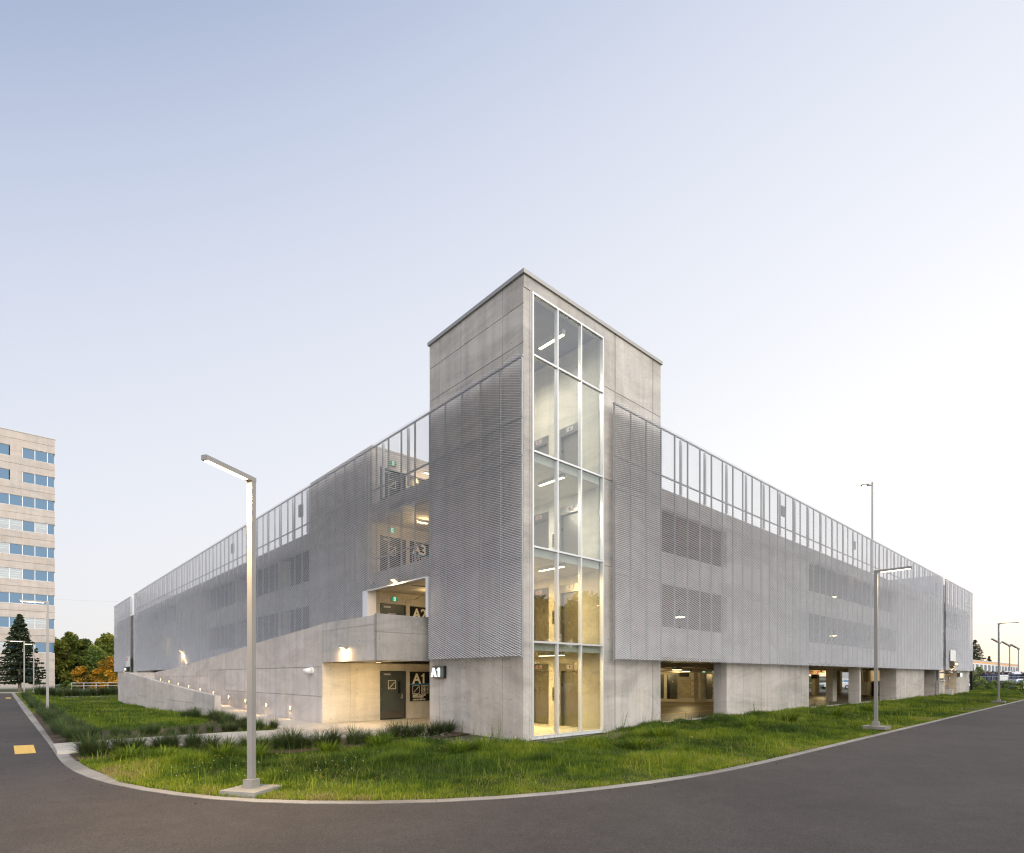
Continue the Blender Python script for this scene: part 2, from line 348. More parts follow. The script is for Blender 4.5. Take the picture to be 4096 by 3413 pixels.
for i in range(len(CP)):
    a = CP[max(0, i-1)]; b = CP[min(len(CP)-1, i+1)]; d = Vector((b[0]-a[0], b[1]-a[1])).normalized(); nrm.append((-d.y, d.x))   # towards the lawn
# one big ground sheet to the horizon
gm = MB(); gm.add([(-900, -900, -.62), (900, -900, -.62), (900, 900, -.62), (-900, 900, -.62)], [(0, 1, 2, 3)])
tag(gm.build('ground', M['far_ground'], origin=(0, 0, -.62)), kind='structure')
# lawn sheet between kerb and building
Vs = []; Fs = []; MS = 26
for i, (x, y) in enumerate(CP):
    qx = .6 if y > .6 else max(x, .6); qy = max(y, .15) if y > .6 else .15
    if x <= .6 and y <= .6: qx, qy = .6, .6
    x0 = x + nrm[i][0]*.11; y0 = y + nrm[i][1]*.11
    for j in range(MS+1):
        t = j/MS; px = x0+(qx-x0)*t; py = y0+(qy-y0)*t
        Vs.append((px, py, 0))
for i in range(len(CP)-1):
    for j in range(MS):
        k = i*(MS+1)+j; Fs.append((k, k+1, k+MS+2, k+MS+1))
Vs = np.array(Vs); Vs[:, 2] = zlv(Vs[:, 0], Vs[:, 1])
tag(npmesh('lawn', Vs, np.array(Fs), M['soil'], smooth=True), kind='structure')
# road sheet
Vs = []; Fs = []; RS = [0, .25, .6, 1.2, 2.4, 4.5, 8, 14, 30]
for i, (x, y) in enumerate(CP):
    for d in RS:
        px = x - nrm[i][0]*d; py = y - nrm[i][1]*d
        Vs.append((px, py, zr(px, py)))
for i in range(len(CP)-1):
    for j in range(len(RS)-1):
        k = i*len(RS)+j; Fs.append((k, k+1, k+len(RS)+1, k+len(RS)))
tag(npmesh('road', np.array(Vs), np.array(Fs), M['asphalt'], smooth=True), kind='structure')
# kerb: separate cast lengths with open joints
kerb = thing('kerb', None, None, (0, 0, 0)); kerb['kind'] = 'structure'
seg = []; acc = 0; cur = [0]
for i in range(1, len(CP)):
    acc += math.hypot(CP[i][0]-CP[i-1][0], CP[i][1]-CP[i-1][1]); cur.append(i)
    if acc > (1.9 if CP[i][1] < 30 and CP[i][0] < 40 else 4.5): seg.append(cur); cur = [i]; acc = 0
if len(cur) > 1: seg.append(cur)
for s_ in seg[:290]:
    m = MB(); kw = .14 if CP[s_[0]][1] < 2 else .30; prof = [(-.012, -.16), (-.004, .012), (.02, .022), (kw, .03), (kw+.015, -.2)]
    rows = []
    for n_, i in enumerate(s_):
        (x, y), (nx, ny) = CP[i], nrm[i]
        if n_ == 0: t = Vector((CP[s_[1]][0]-x, CP[s_[1]][1]-y)).normalized()*.008; x += t.x; y += t.y
        rows.append([(x+nx*d, y+ny*d, zr(x, y)+h) for d, h in prof])
    K = len(prof); vs = [p for r_ in rows for p in r_]; fs = []
    for i in range(len(rows)-1):
        for j in range(K-1): a = i*K+j; fs.append((a, a+1, a+K+1, a+K))
    fs += [tuple(range(K)), tuple(range(len(vs)-K, len(vs)))]
    m.add(vs, fs); m.build('kerb_stone', M['kerb'], kerb)
# yellow markings on the left road
for nm, pts in (('near', [(-11.95, 9.95), (-11.47, 9.86), (-11.49, 7.55), (-11.98, 7.62)]), ('far', [(-11.95, 61.2), (-11.56, 60.8), (-11.58, 57.6), (-11.95, 57.9)])):
    pass
marks = thing('road_marking', None, None, (0, 0, 0)); marks['kind'] = 'structure'
for pts in ([(-11.93, 9.95), (-11.47, 9.86), (-11.49, 7.57), (-11.93, 7.62)], [(-11.93, 61.2), (-11.56, 60.8), (-11.58, 57.6), (-11.93, 57.9)], [(-12.75, 61.4), (-12.4, 61.2), (-12.4, 57.9), (-12.75, 58.2)], [(-12.95, 10.1), (-12.45, 10.0), (-12.45, 7.65), (-12.95, 7.7)]):
    m = MB(); m.add([(x, y, zr(x, y)+.006) for x, y in pts], [(0, 1, 2, 3)]); m.build('painted_block', M['yellow'], marks)
# paved walk from the kerb to the stair door
WALK = [(-11.08, 6.75), (-11.05, 9.05), (-9.5, 8.97), (-7.87, 8.83), (-6.3, 8.5), (-4.75, 8.25), (-4.3, 10.5), (-4.2, 16.6), (-2.29, 16.6), (-2.29, 9.84), (.0, 9.84), (3.2, 9.84), (3.2, 5.32), (-.02, 5.32), (-.02, 4.2), (-2.5, 4.05), (-5.2, 4.5), (-8.4, 5.9)]
m = MB(); wz = [(-.06 if x < -10.5 else (-.03 if x < -6.9 else .008)) for x, y in WALK]
m.add([(x, y, z) for (x, y), z in zip(WALK, wz)] + [(x, y, z-.2) for (x, y), z in zip(WALK, wz)], [tuple(range(len(WALK)))] + [(i, (i+1) % len(WALK), (i+1) % len(WALK)+len(WALK), i+len(WALK)) for i in range(len(WALK))])
tag(m.build('walkway', M['walk']), kind='structure')
def inpoly(px, py, P):
    r = np.zeros(len(px), bool); n = len(P)
    for i in range(n):
        x0, y0 = P[i]; x1, y1 = P[(i+1) % n]
        c = ((y0 > py) != (y1 > py)) & (px < (x1-x0)*(py-y0)/(y1-y0+1e-12)+x0); r ^= c
    return r
BEDS = [[(-11.0, 9.15), (-9.5, 9.1), (-7.87, 8.95), (-6.3, 8.62), (-4.82, 8.4), (-4.5, 10.5), (-4.55, 17.0), (-6.2, 12.5), (-8.6, 11.6), (-9.6, 12.6), (-10.0, 28), (-10.95, 28)],
        [(-10.85, 6.5), (-8.4, 5.8), (-5.2, 4.4), (-2.5, 3.95), (-.05, 4.0), (-.05, 2.6), (-3, 2.2), (-6.4, 2.5), (-8.9, 4.4), (-10.8, 5.0)]]
for B in BEDS:
    m = MB(); n = len(B); m.add([(x, y, zl(x, y)+.035) for x, y in B], [tuple(range(n))]); o = m.build('mulch_bed', M['mulch']); tag(o, kind='structure')

# ------------------------------------------------------------------ parking garage: concrete
PG = thing('parking_garage', 'grey concrete parking garage with silver expanded metal screens and glazed corner lift tower', 'parking garage', (30, 30, 0))
F = [0.03, 3.10, 6.16, 9.24]                    # storey levels
def pwall(ax, c0, c1, ucuts, zcuts, parent, mat, T=None, B=None, name='concrete_panel', g=.006, back=True, stagger=0):
    g = g*1.7 if g == .006 else g
    """cast wall in single panels; ax 'x' = wall in plane x=c (u runs along y), 'y' = plane y=c; c0 is the visible face"""
    sgn = 1 if c1 > c0 else -1
    us = ucuts
    for i in range(len(us)-1):
        u0, u1 = us[i]+g, us[i+1]-g
        zs = list(zcuts(i)) if callable(zcuts) else list(zcuts)
        for z0, z1 in zip(zs[:-1], zs[1:]):
            a0, a1 = z0+g, z1-g
            t0, t1 = (a1, a1) if T is None else (min(a1, T(u0)), min(a1, T(u1)))
            b0, b1 = (a0, a0) if B is None else (max(a0, B(u0)), max(a0, B(u1)))
            P = [(u0, b0), (u1, b1), (u1, t1), (u0, t0)]
            if t0 <= b0+.01 and t1 <= b1+.01: continue
            if t0 <= b0+.01: 
                k = (b0-t0)/((t1-b1)+(b0-t0)+1e-9); P = [(u0+(u1-u0)*k, b0), (u1, b1), (u1, t1)]
            elif t1 <= b1+.01:
                k = (t0-b0)/((t0-b0)+(b1-t1)+1e-9); P = [(u0, b0), (u0+(u1-u0)*k, b0), (u0, t0)]
            off = random.uniform(0, .004)*sgn
            MB().prism(P, ax, c0+off, c1-sgn*.02).build(name, mat, parent)
    if back:
        zs = list(zcuts(0)) if callable(zcuts) else list(zcuts)
        n = 40; pts = []
        if T is None: pts = [(us[0]+.02, zs[0]+.02), (us[-1]-.02, zs[0]+.02), (us[-1]-.02, zs[-1]-.01), (us[0]+.02, zs[-1]-.01)]
        else:
            uu = [us[0]+.02+(us[-1]-us[0]-.04)*k/n for k in range(n+1)]
            pts = [(us[0]+.02, zs[0]+.02), (us[-1]-.02, zs[0]+.02)] + [(u, min(zs[-1], T(u))-.012) for u in uu[::-1]]
        MB().prism(pts, ax, c0+sgn*.04, c1).build('wall_core', mat, parent)
def part(name, mat, *boxes, parent=None):
    m = MB()
    for b in boxes: m.box(*b)
    return m.build(name, mat, parent or PG)
TH = 14.72
# lift tower walls (left face x=0, right face y=0, pieces round the glass)
pwall('x', 0, .25, [0.012, 1.02, 3.28, 4.63, 5.28], [-.3, 2.9, 6.0, 9.3, 12.56, 13.8, TH], PG, M['conc'])
pwall('y', 0, .25, [.27, .355], [-.3, 2.6, 3.07, 6.1, 9.2, 12.56, 14.3], PG, M['conc'], back=False, g=.003)
part('concrete_panel', M['conc'], (.012, .0, 14.3+.006, 4.02, .25, TH))
part('wall_core', M['conc'], (0.02, .02, -.28, .34, .26, TH-.01)); part('wall_core', M['conc'], (3.99, .04, -.28, 7.70, .26, TH-.01)); part('wall_core', M['conc'], (.345, .03, 14.31, 3.985, .26, TH-.012))
pwall('y', 0, .25, [3.985, 4.67, 4.73, 7.13, 7.17, 7.72], [-.3, 2.9, 6.02, 9.2, 12.56, TH], PG, M['conc'], back=False)
MB().box(7.47, .26, -.3, 7.71, 5.28, TH-.01).box(.02, 5.03, -.3, 7.46, 5.29, TH-.01).build('back_wall', M['conc'], PG)
part('concrete_sill', M['conc'], (.355, .03, -.35, 3.985, .25, -.02))
# coping of the tower in lengths
for x0, x1 in ((-.06, 2.0), (2.0, 5.05), (5.05, 7.78)): part('coping', M['coping'], (x0+.004, -.06, TH-.012, x1-.004, .3, TH+.115))
for y0, y1 in ((.3, 2.9), (2.9, 5.34)): part('coping', M['coping'], (-.06, y0+.004, TH-.012, .3, y1-.004, TH+.115))
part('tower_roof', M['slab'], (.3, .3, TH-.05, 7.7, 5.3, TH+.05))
# curtain wall
GX = [.355, 1.545, 2.745, 3.985]; GZ = [.0, 3.09, 6.15, 9.22, 12.30, 14.30]
cw = part('curtain_wall', M['alu'], (GX[0], -.028, 14.245, GX[-1], .09, 14.31)); part('sill', M['alu'], (GX[0], -.03, -.03, GX[-1], .10, .055), parent=cw)
for i, x in enumerate(GX):
    dx = .026 if i in (1, 2) else .03; xc = x+.03 if i == 0 else (x-.03 if i == 3 else x)
    part('mullion', M['alu'], (xc-dx, -.04, .055, xc+dx, .11, 14.245), parent=cw)
for z in GZ[1:-1]:
    for i in range(3): part('transom', M['alu'], (GX[i]+(.06 if i == 0 else .026), -.03, z-.03, GX[i+1]-(.06 if i == 2 else .026), .08, z+.03), parent=cw)
part('sill_flashing', M['alu'], (.33, -.075, -.055, 4.0, .02, -.028), parent=cw)
for i in range(3):
    for j in range(5):
        x0 = GX[i]+(.06 if i == 0 else .026); x1 = GX[i+1]-(.06 if i == 2 else .026); z0 = GZ[j]+(.055 if j == 0 else .03); z1 = GZ[j+1]-.03 if j < 4 else GZ[j+1]-.055
        mm = MB(); t = random.uniform(-.0012, .0012); mm.box(x0, .018, z0, x1, .030, z1); mm.build('glass_pane', M['glass'], cw)
# lobbies
LOB = []
for k, f in enumerate(F):
    ce = (F[k+1]-.22) if k < 3 else 14.55
    part('lobby_floor', M['conc_in'], (.26, .13, f-.28, 7.46, 5.02, f))
    if k < 3: part('edge_beam', M['conc_in'], (.36, .14, F[k+1]-.60+.32, 3.95, .34, F[k+1]-.281))
    ecx = 4.1
    pwall('x', ecx, ecx+.25, [.14, .95, 1.30, 2.02, 2.66, 3.08, 3.78, 4.3, 5.02], [f, f+2.45, ce-.003], PG, M['conc_in'], name='lobby_wall_panel', back=False, g=.002) if False else None
    # lift wall with two door openings
    ow = [(.14, 1.15), (2.26, 2.86), (3.95, 5.02)]
    for y0, y1 in ow: part('lobby_wall', M['conc_in'], (ecx, y0, f, ecx+.25, y1, ce))
    for y0, y1 in ((1.15, 2.26), (2.86, 3.95)):
        part('lobby_wall', M['conc_in'], (ecx, y0, f+2.46, ecx+.25, y1, ce))
        ed = part('lift_door', M['brush'], (ecx+.12, y0+.08, f+.01, ecx+.15, (y0+y1)/2-.004+.12, f+2.14), (ecx+.135, (y0+y1)/2+.004+.12, f+.01, ecx+.165, y1-.08, f+2.14))
        part('door_frame', M['brush'], (ecx-.012, y0, f, ecx+.24, y0+.07, f+2.46), (ecx-.012, y1-.07, f, ecx+.24, y1, f+2.46), (ecx-.012, y0+.07, f+2.15, ecx+.20, y1-.07, f+2.46), parent=ed)
        ind = part('floor_indicator', M['steel'], (ecx-.03, (y0+y1)/2-.17, f+2.24, ecx-.0125, (y0+y1)/2+.17, f+2.40), parent=ed)
        part('digit_display', M['digit'], (ecx-.034, (y0+y1)/2-.035, f+2.28, ecx-.0305, (y0+y1)/2+.045, f+2.36), parent=ed)
    cp = part('call_panel', M['brush'], (ecx-.025, 2.50, f+.98, ecx, 2.64, f+1.50))
    for zz in (1.12, 1.25, 1.36): part('call_button', M['black'], (ecx-.030, 2.55, f+zz, ecx-.0255, 2.59, f+zz+.04), parent=cp)
    part('jamb_plate', M['black'], (ecx+.03, 2.1865, f+1.55, ecx+.11, 2.1885, f+1.67))
    for x0, y0, y1 in ((2.15, .25, 1.45), (.95, .62, 1.9), (3.2, 2.6, 3.9)):
        if x0 > 3: continue
        zc = ce if k < 3 else 13.95
        lf = part('ceiling_light', M['post'], (x0-.07, y0, zc-.17, x0+.07, y1, zc-.003))
        part('light_diffuser', M['tube'], (x0-.055, y0+.02, zc-.185, x0+.055, y1-.02, zc-.1705), parent=lf)
        LOB.append(((x0, (y0+y1)/2, zc-.2), k))

def arealight(name, loc, direction, size, power, color, shape='DISK', spread=None, parent=None, sizey=None):
    l = bpy.data.lights.new(name, 'AREA'); l.shape = shape; l.size = size; l.energy = power; l.color = color
    if sizey: l.shape = 'RECTANGLE'; l.size_y = sizey
    if spread: l.spread = spread
    o = bpy.data.objects.new(name, l); COL.objects.link(o); o.rotation_euler = Vector(direction).to_track_quat('-Z', 'Y').to_euler(); WPOS[o.name] = Vector(loc)
    if parent is not None: o.parent = parent; o.location = Vector(loc)-WPOS[parent.name]
    else: o.location = loc
    return o
for loc, k in LOB: arealight('lobby_lamp', (loc[0], 2.5, loc[2]+.1), (0, 0, -1), .11, (190, 175, 105, 120)[k], ((1, .70, .30), (1, .70, .30), (1, .93, .82), (1, .93, .82))[k], sizey=1.2)
# garage floors, columns and inner walls
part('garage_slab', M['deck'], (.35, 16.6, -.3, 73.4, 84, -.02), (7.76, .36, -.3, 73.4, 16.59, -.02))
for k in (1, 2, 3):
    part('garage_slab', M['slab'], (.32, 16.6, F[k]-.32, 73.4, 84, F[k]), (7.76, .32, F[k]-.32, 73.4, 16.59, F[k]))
def zone(ax, u0, u1, kind, cuts):
    """one stretch of facade wall: kind 's' solid shear wall, 'o' open bay with upstands"""
    if kind == 's':
        pwall(ax, 0, .3, cuts, [-.35, 2.75, 5.85, 8.86], PG, M['conc'])
    else:
        part('upstand', M['conc'], *[((u0, 0, z0, u1, .25, z1) if ax == 'y' else (0, u0, z0, .25, u1, z1)) for z0, z1 in ((2.78, 4.02), (5.84, 7.1))])
        part('kerb_wall', M['conc'], ((u0, 0, -.35, u1, .25, .09) if ax == 'y' else (0, u0, -.35, .25, u1, .09)))
def lin_cuts(a, b, s): n = max(1, round((b-a)/s)); return [a+(b-a)*i/n for i in range(n+1)]
zone('y', 7.73, 13.3, 'o', None); zone('y', 13.3, 23.55, 's', [13.3, 15.05, 17.1, 19.5, 21.5, 23.55]); zone('y', 23.56, 42.36, 'o', None)
zone('y', 42.37, 51.81, 's', [42.37, 43.7, 45.4, 47.6, 49.6, 51.81])
part('upstand', M['conc'], (51.82, 0, 2.75, 57.78, .3, 8.86)); part('recess_wall', M['conc_in'], (51.82, 1.3, -.3, 57.75, 1.5, 2.7)); part('kerb_wall', M['conc'], (51.82, 0, -.35, 57.75, .25, .06))
pwall('y', 0, .25, lin_cuts(7.73, 57.8, 4.2), [8.865, 9.69], PG, M['conc'], name='parapet_panel')
# far right stair tower, glazed slot and end bay
pwall('y', -.02, .25, [57.9, 60.5], [-.35, 1.55], PG, M['conc'])
for x_ in (57.8, 60.3): part('stair_tower_wall', M['conc'], (x_, .3, -.3, x_+.2, 7.2, 2.77)); part('stair_tower_wall', M['conc'], (x_, .3, 2.775, x_+.2, 12, 12.22))
part('stair_tower_head', M['conc'], (58.005, .05, 11.5, 60.295, 11.9, 12.22)); part('stair_tower_wall', M['conc'], (58.005, 11.7, 2.78, 60.295, 12, 11.495)); part('stair_tower_wall', M['conc'], (58.005, 7.0, -.3, 60.295, 7.2, 2.775))
sw = part('slot_window', M['alu'], (58.0, -.03, 1.56, 58.06, .06, 11.5), (60.24, -.03, 1.56, 60.3, .06, 11.5), (58.0, -.1, 1.52, 60.3, .06, 1.58))
for z0, z1 in ((1.62, 4.0), (4.05, 6.6), (6.65, 9.2), (9.25, 11.45)): part('glass_pane', M['glass'], (58.07, .0, z0, 60.23, .012, z1), parent=sw)
for z in (4.02, 6.62, 9.22): part('transom', M['alu'], (58.06, -.02, z-.025, 60.24, .05, z+.025), parent=sw)
pwall('y', 0, .3, [66.9, 69.2, 71.6, 73.85], [-.35, 2.75, 5.85, 8.86], PG, M['conc'])
part('bay_side_wall', M['conc_in'], (66.6, .02, -.3, 66.88, 6, 2.7)); part('upstand', M['conc'], (60.52, 0, 2.75, 66.88, .3, 4.0), (60.52, 0, 5.9, 66.88, .3, 7.1))
pwall('y', 0, .25, lin_cuts(60.52, 73.85, 4.4), [8.865, 9.69], PG, M['conc'], name='parapet_panel')
part('end_wall', M['conc'], (73.6, .31, 2.75, 73.85, 84, 9.69), (73.5, 30, -.3, 73.84, 84, 2.75)); part('back_facade', M['conc'], (.3, 84.01, -.3, 73.85, 84.3, 9.69))
part('added_core_wall', M['slab'], (40, 22, F[1], 40.3, 84, F[3]-.33), (20, 20, F[1], 40, 20.3, F[3]-.33), (44, 14, F[1], 73, 14.3, F[3]-.33), (9, 18, -.02, 9.3, 84, F[1]-.33))  # unseen walls added to block bright sky behind the open bays
# left facade
zone('x', 9.86, 16.54, 's', [9.86+.22, 12.2, 14.4, 16.54])
part('concrete_panel', M['conc'], (0, 10.08, 8.87, .3, 16.54, 12.2))
zone('x', 16.56, 37.0, 'o', None); zone('x', 37.0, 48.0, 's', lin_cuts(37.01, 48, 2.2)); zone('x', 48.01, 60, 'o', None); zone('x', 60.01, 68.3, 's', lin_cuts(60.01, 68.3, 2.1))
pwall('x', 0, .25, lin_cuts(16.56, 68.3, 4.2), [8.865, 9.69], PG, M['conc'], name='parapet_panel')
for yy in (20.9, 29.3, 52.0, 56.0): part('column', M['conc'], (.06, yy, -.02, .6, yy+.6, 8.86))
part('stair_tower_wall', M['conc'], (.3, 68.35, -.3, 12, 68.6, 12.2), (.3, 70.1, -.3, 12, 70.3, 12.2), (.05, 68.6, 11.6, 12, 70.1, 12.2))
sw = part('slot_window', M['alu'], (-.03, 68.6, 1.2, .06, 68.66, 11.6), (-.03, 70.04, 1.2, .06, 70.1, 11.6))
for z0, z1 in ((1.3, 4.0), (4.05, 6.6), (6.65, 9.2), (9.25, 11.55)): part('glass_pane', M['glass'], (0, 68.67, z0, .012, 70.03, z1), parent=sw)
pwall('x', 0, .3, lin_cuts(70.35, 84.3, 2.4), [-.4, 2.75, 5.85, 8.86, 9.69], PG, M['conc'])
# stair block behind the landings
pwall('y', 9.85, 10.07, [-2.27, -1.37, .39, 1.79, 3.2, 5.6, 7.7], lambda i: [-.3, 2.56] if i < 1 else ([2.2+F[0]-.03, 2.56] if False else [-.3, 2.56]), PG, M['conc_in'], back=False) if False else None
dcut = (.42, 1.76)
for k, f in enumerate(F):
    z1 = F[k+1] if k < 3 else 12.2
    z0 = f if k else -.3
    xl = -2.27 if k == 0 else .02
    zt = z1 if k else 2.56
    for x0, x1 in ((xl, (xl+dcut[0])/2-.1 if k == 0 else xl+.2), ((xl+dcut[0])/2-.1 if k == 0 else xl+.2, dcut[0]), (dcut[1], 3.6), (3.6, 7.7)):
        part('stair_wall_panel', M['conc_in'] if k < 3 else M['conc'], (x0+.005, 9.85, z0, x1-.005, 10.06, zt-.004))
    part('stair_wall_panel', M['conc_in'] if k < 3 else M['conc'], (dcut[0], 9.85, f+2.2, dcut[1], 10.06, zt-.004))
    part('wall_core', M['conc_in'], (max(xl, .02), 10.065, z0, dcut[0]-.05, 10.2, zt-.02), (dcut[1]+.05, 10.065, z0, 7.7, 10.2, zt-.02)) if k else part('wall_core', M['conc_in'], (xl+.01, 10.065, z0, dcut[0]-.05, 10.2, zt-.02), (dcut[1]+.05, 10.065, z0, 7.7, 10.2, zt-.02))
    dn = part('stair_door', M['dark'], (dcut[0]+.055, 9.885, f+.01, dcut[1]-.055, 9.93, f+2.12))
    if k == 0: dn['label'] = 'dark grey steel door with stair pictogram'
    part('door_frame', M['dark'], (dcut[0], 9.835, f-.02, dcut[0]+.05, 9.95, f+2.19), (dcut[1]-.05, 9.835, f-.02, dcut[1], 9.95, f+2.19), (dcut[0]+.05, 9.835, f+2.13, dcut[1]-.05, 9.95, f+2.19), parent=dn)
    part('kick_plate', M['brush'], (dcut[0]+.075, 9.876, f+.04, dcut[1]-.07, 9.884, f+.34), parent=dn)
    part('vision_panel', M['black'], (1.36, 9.879, f+1.15, 1.49, 9.886, f+1.72), parent=dn)
    part('door_handle', M['steel'], (1.55, 9.855, f+.92, 1.60, 9.884, f+1.13), (1.47, 9.835, f+.94, 1.60, 9.855, f+.97), parent=dn)
    for zz in (.25, .85, 1.3, 1.85): part('hinge', M['steel'], (dcut[0]+.045, 9.868, f+zz, dcut[0]+.075, 9.884, f+zz+.12), parent=dn)
    part('door_closer', M['steel'], (.60, 9.83, f+2.0, .95, 9.884, f+2.08), parent=dn)
    # pictogram of steps in a rounded frame
    pf = MB(); X0, X1, Z0, Z1 = .845, 1.245, f+1.365, f+1.765; w = .018
    pf.box(X0, 9.876, Z0, X1, 9.884, Z0+w).box(X0, 9.876, Z1-w, X1, 9.884, Z1).box(X0, 9.876, Z0+w, X0+w, 9.884, Z1-w).box(X1-w, 9.876, Z0+w, X1, 9.884, Z1-w)
    for s_ in range(5): pf.box(X0+.06+s_*.056, 9.876, Z0+.07+s_*.052, X0+.06+s_*.056+.066, 9.884, Z0+.07+s_*.052+.018).box(X0+.06+s_*.056+.05, 9.876, Z0+.088+s_*.052, X0+.06+s_*.056+.066, 9.884, Z0+.122+s_*.052)
    pf.build('stair_pictogram', M['cream'], dn)
part('stair_block_roof', M['conc'], (.0, 9.83, 12.2, 7.7, 16.56, 12.3))
part('stair_block_wall', M['conc'], (7.5, 10.21, -.3, 7.72, 16.54, 12.2), (.31, 16.36, -.3, 7.49, 16.54, 12.2))
# landings between tower and stair block
for k in (1, 2, 3):
    part('landing_slab', M['conc_in'], (.02 if k > 1 else -2.06, 5.30 if k > 1 else 5.42, F[k]-.34, 7.7, 9.845, F[k]))
    if k > 1:
        part('landing_upstand', M['conc'], (0.02, 5.30, F[k]-.40, .2, 9.84, F[k]+.40))
        part('landing_handrail', M['steel'], (.08, 5.31, F[k]+1.02, .13, 9.84, F[k]+1.07))
part('landing_back_wall', M['conc_in'], (7.5, 5.31, -.2, 7.7, 9.84, 9.2))
# opening trim in the screen at level A2
part('screen_trim', M['alu'], (-.45, 4.83, 4.2, -.30, 4.87, 5.72), (-.45, 4.87, 5.68, -.30, 9.44, 5.72), (-.42, 9.44, 4.2, .0, 9.9, 5.72))
for zz in (5.62,): MB().tube((-.1, 6.4, zz), (6.5, 6.4, zz), .025).tube((.5, 5.4, zz-.02), (2.2, 9.7, zz-.02), .02).build('conduit', M['steel'], PG)

# ------------------------------------------------------------------ expanded metal screens
LW, SW = .202, .078
MC = {}
def mesh_me(axis, nc, nr):
    k = (axis, nc, nr)
    if k in MC: return MC[k]
    # zig-zag strands, each a strip tilted like a louvre: outer lower edge, inner upper edge
    V = []; Fq = []; w = .0295; ta = R(40)
    do, dz = w*math.cos(ta)/2, w*math.sin(ta)/2
    n = 0
    for j in range(nr*2):
        z = j*SW/2 + SW*.35
        for i in range(nc*2+1):
            up = (i + j) % 2
            u = i*LW/2; zc = z + (SW*.21 if up else -SW*.21)
            o_ = .0
            for s in (-1, 1):                   # -1 outer/lower, +1 inner/upper
                out = -s*do; zz = zc + s*dz
                V.append((-out if axis == 'x' else u, u if axis == 'x' else -out, zz))
        for i in range(nc*2):
            a = n+i*2; Fq.append((a, a+2, a+3, a+1))
        n += (nc*2+1)*2
    me = bpy.data.meshes.new('screen_panel'); me.from_pydata(V, [], Fq); me.update(); me.materials.append(M['mesh']); MC[k] = me
    return me
ZT = [2.60, 5.722, 8.844]; NR = 40
def screen(axis, edges, tiers=(0, 1, 2), off=-.36):
    for e0, e1 in zip(edges[:-1], edges[1:]):
        nc = round((e1-e0-.012)/LW)
        for t in tiers:
            me = mesh_me(axis, nc, NR - (0 if t == 2 else 0))
            c = (off, e0+.006, ZT[t]+.006) if axis == 'x' else (e0+.006, off, ZT[t]+.006)
            place('screen_panel', me, c, PG)
def steps(a, b, s):
    out = [a]
    while out[-1]+s < b-.3: out.append(out[-1]+s)
    out.append(b); return out
S2 = LW*10+.012
r1 = steps(4.22, 57.8, S2); r2 = steps(59.06, 73.9, S2); screen('y', r1); screen('y', r2)
l1 = [-.26, -.26+S2, -.26+2*S2, 4.83]; screen('x', l1)
l2 = [4.83, 4.83+S2, 4.83+2*S2, 9.44]; screen('x', l2, (1, 2))
l3 = steps(9.44, 68.35, S2); screen('x', l3); l4 = steps(71.1, 84.5, S2); screen('x', l4)
# steel behind the screens: hangers every metre, flat posts above the deck, rails along the joints
def post(axis, u, z0, z1, o0, o1, w, nm='hanger', mat=None):
    part(nm, mat or M['steel'], (o0, u-w/2, z0, o1, u+w/2, z1) if axis == 'x' else (u-w/2, o0, z0, u+w/2, o1, z1))
hang = {'y': [4.27+1.012*i for i in range(53)] + [59.2+1.012*i for i in range(15)], 'x': [-.2+1.012*i for i in range(68)] + [71.2+1.012*i for i in range(14)]}
for axis in 'yx':
    for u in hang[axis]:
        z0 = 2.56
        if axis == 'x' and 4.86 < u < 9.43: z0 = 5.73
        post(axis, u, z0, 11.93, -.30, -.24, .04)
    for i, u in enumerate(hang[axis]):
        if i % 2 == 1 and ((axis == 'y' and u > 7.9) or (axis == 'x' and (u > 16.7 or 5.3 < u < 9.8))):
            post(axis, u-.13, 9.695, 12.02, -.06, .02, .11, 'flat_post', M['lightpost'])
def rail(axis, u0, u1, z, h=.06):
    part('screen_rail', M['steel'], (-.29, u0, z-h/2, -.23, u1, z+h/2) if axis == 'x' else (u0, -.29, z-h/2, u1, -.23, z+h/2))
for axis, (u0, u1) in (('y', (4.24, 57.78)), ('y', (59.1, 73.85)), ('x', (-.24, 68.3)), ('x', (71.15, 84.4))):
    for z in (5.722, 8.844, 10.03, 11.92): rail(axis, u0, u1, z, .05)
for axis, us in (('x', (18.07, 30.5)), ('y', (32.05, 20.0))):
    for u in us:
        part('roof_junction_box', M['post'], (.03, u-.22, 10.85, .14, u+.22, 11.5) if axis == 'x' else (u-.22, .04, 10.9, u+.22, .14, 11.45))

# ------------------------------------------------------------------ pedestrian ramp with balcony
RP = thing('access_ramp', 'pale concrete switchback ramp rising along the left facade to a balcony', 'ramp', (-2.3, 25, 0))
def interp(x, P):
    if x <= P[0][0]: return P[0][1]
    for (a, b), (c, d) in zip(P[:-1], P[1:]):
        if x <= c: return b+(d-b)*(x-a)/(c-a)
    return P[-1][1]
T1 = lambda y: interp(y, [(5.2, 4.23), (9.85, 4.16), (18, 3.74), (19.6, 3.63), (34.9, 2.69), (44.7, 2.32)])
T2 = lambda y: interp(y, [(17.27, 1.02), (17.97, 1.02), (31.5, 1.66), (43.5, 2.30), (47.9, 2.33)])
rj = [9.865, 13.444, 16.806, 20.139, 23.586, 27.053, 30.411, 31.674, 34.998, 38.461, 41.836, 44.7]
pwall('x', -2.28, -2.08, rj, lambda i: [-.5, 1.13, 2.37, 5] if i in (0, 1, 2, 3) else ([-.5, .55, 2.37, 5] if i == 4 else [-.5, 1.99, 5]), RP, M['conc_ramp'], T=T1, g=.016)
fj = [17.27, 21.21, 24.6, 28.08, 31.54, 34.9, 38.47, 41.89, 45.25, 47.9]
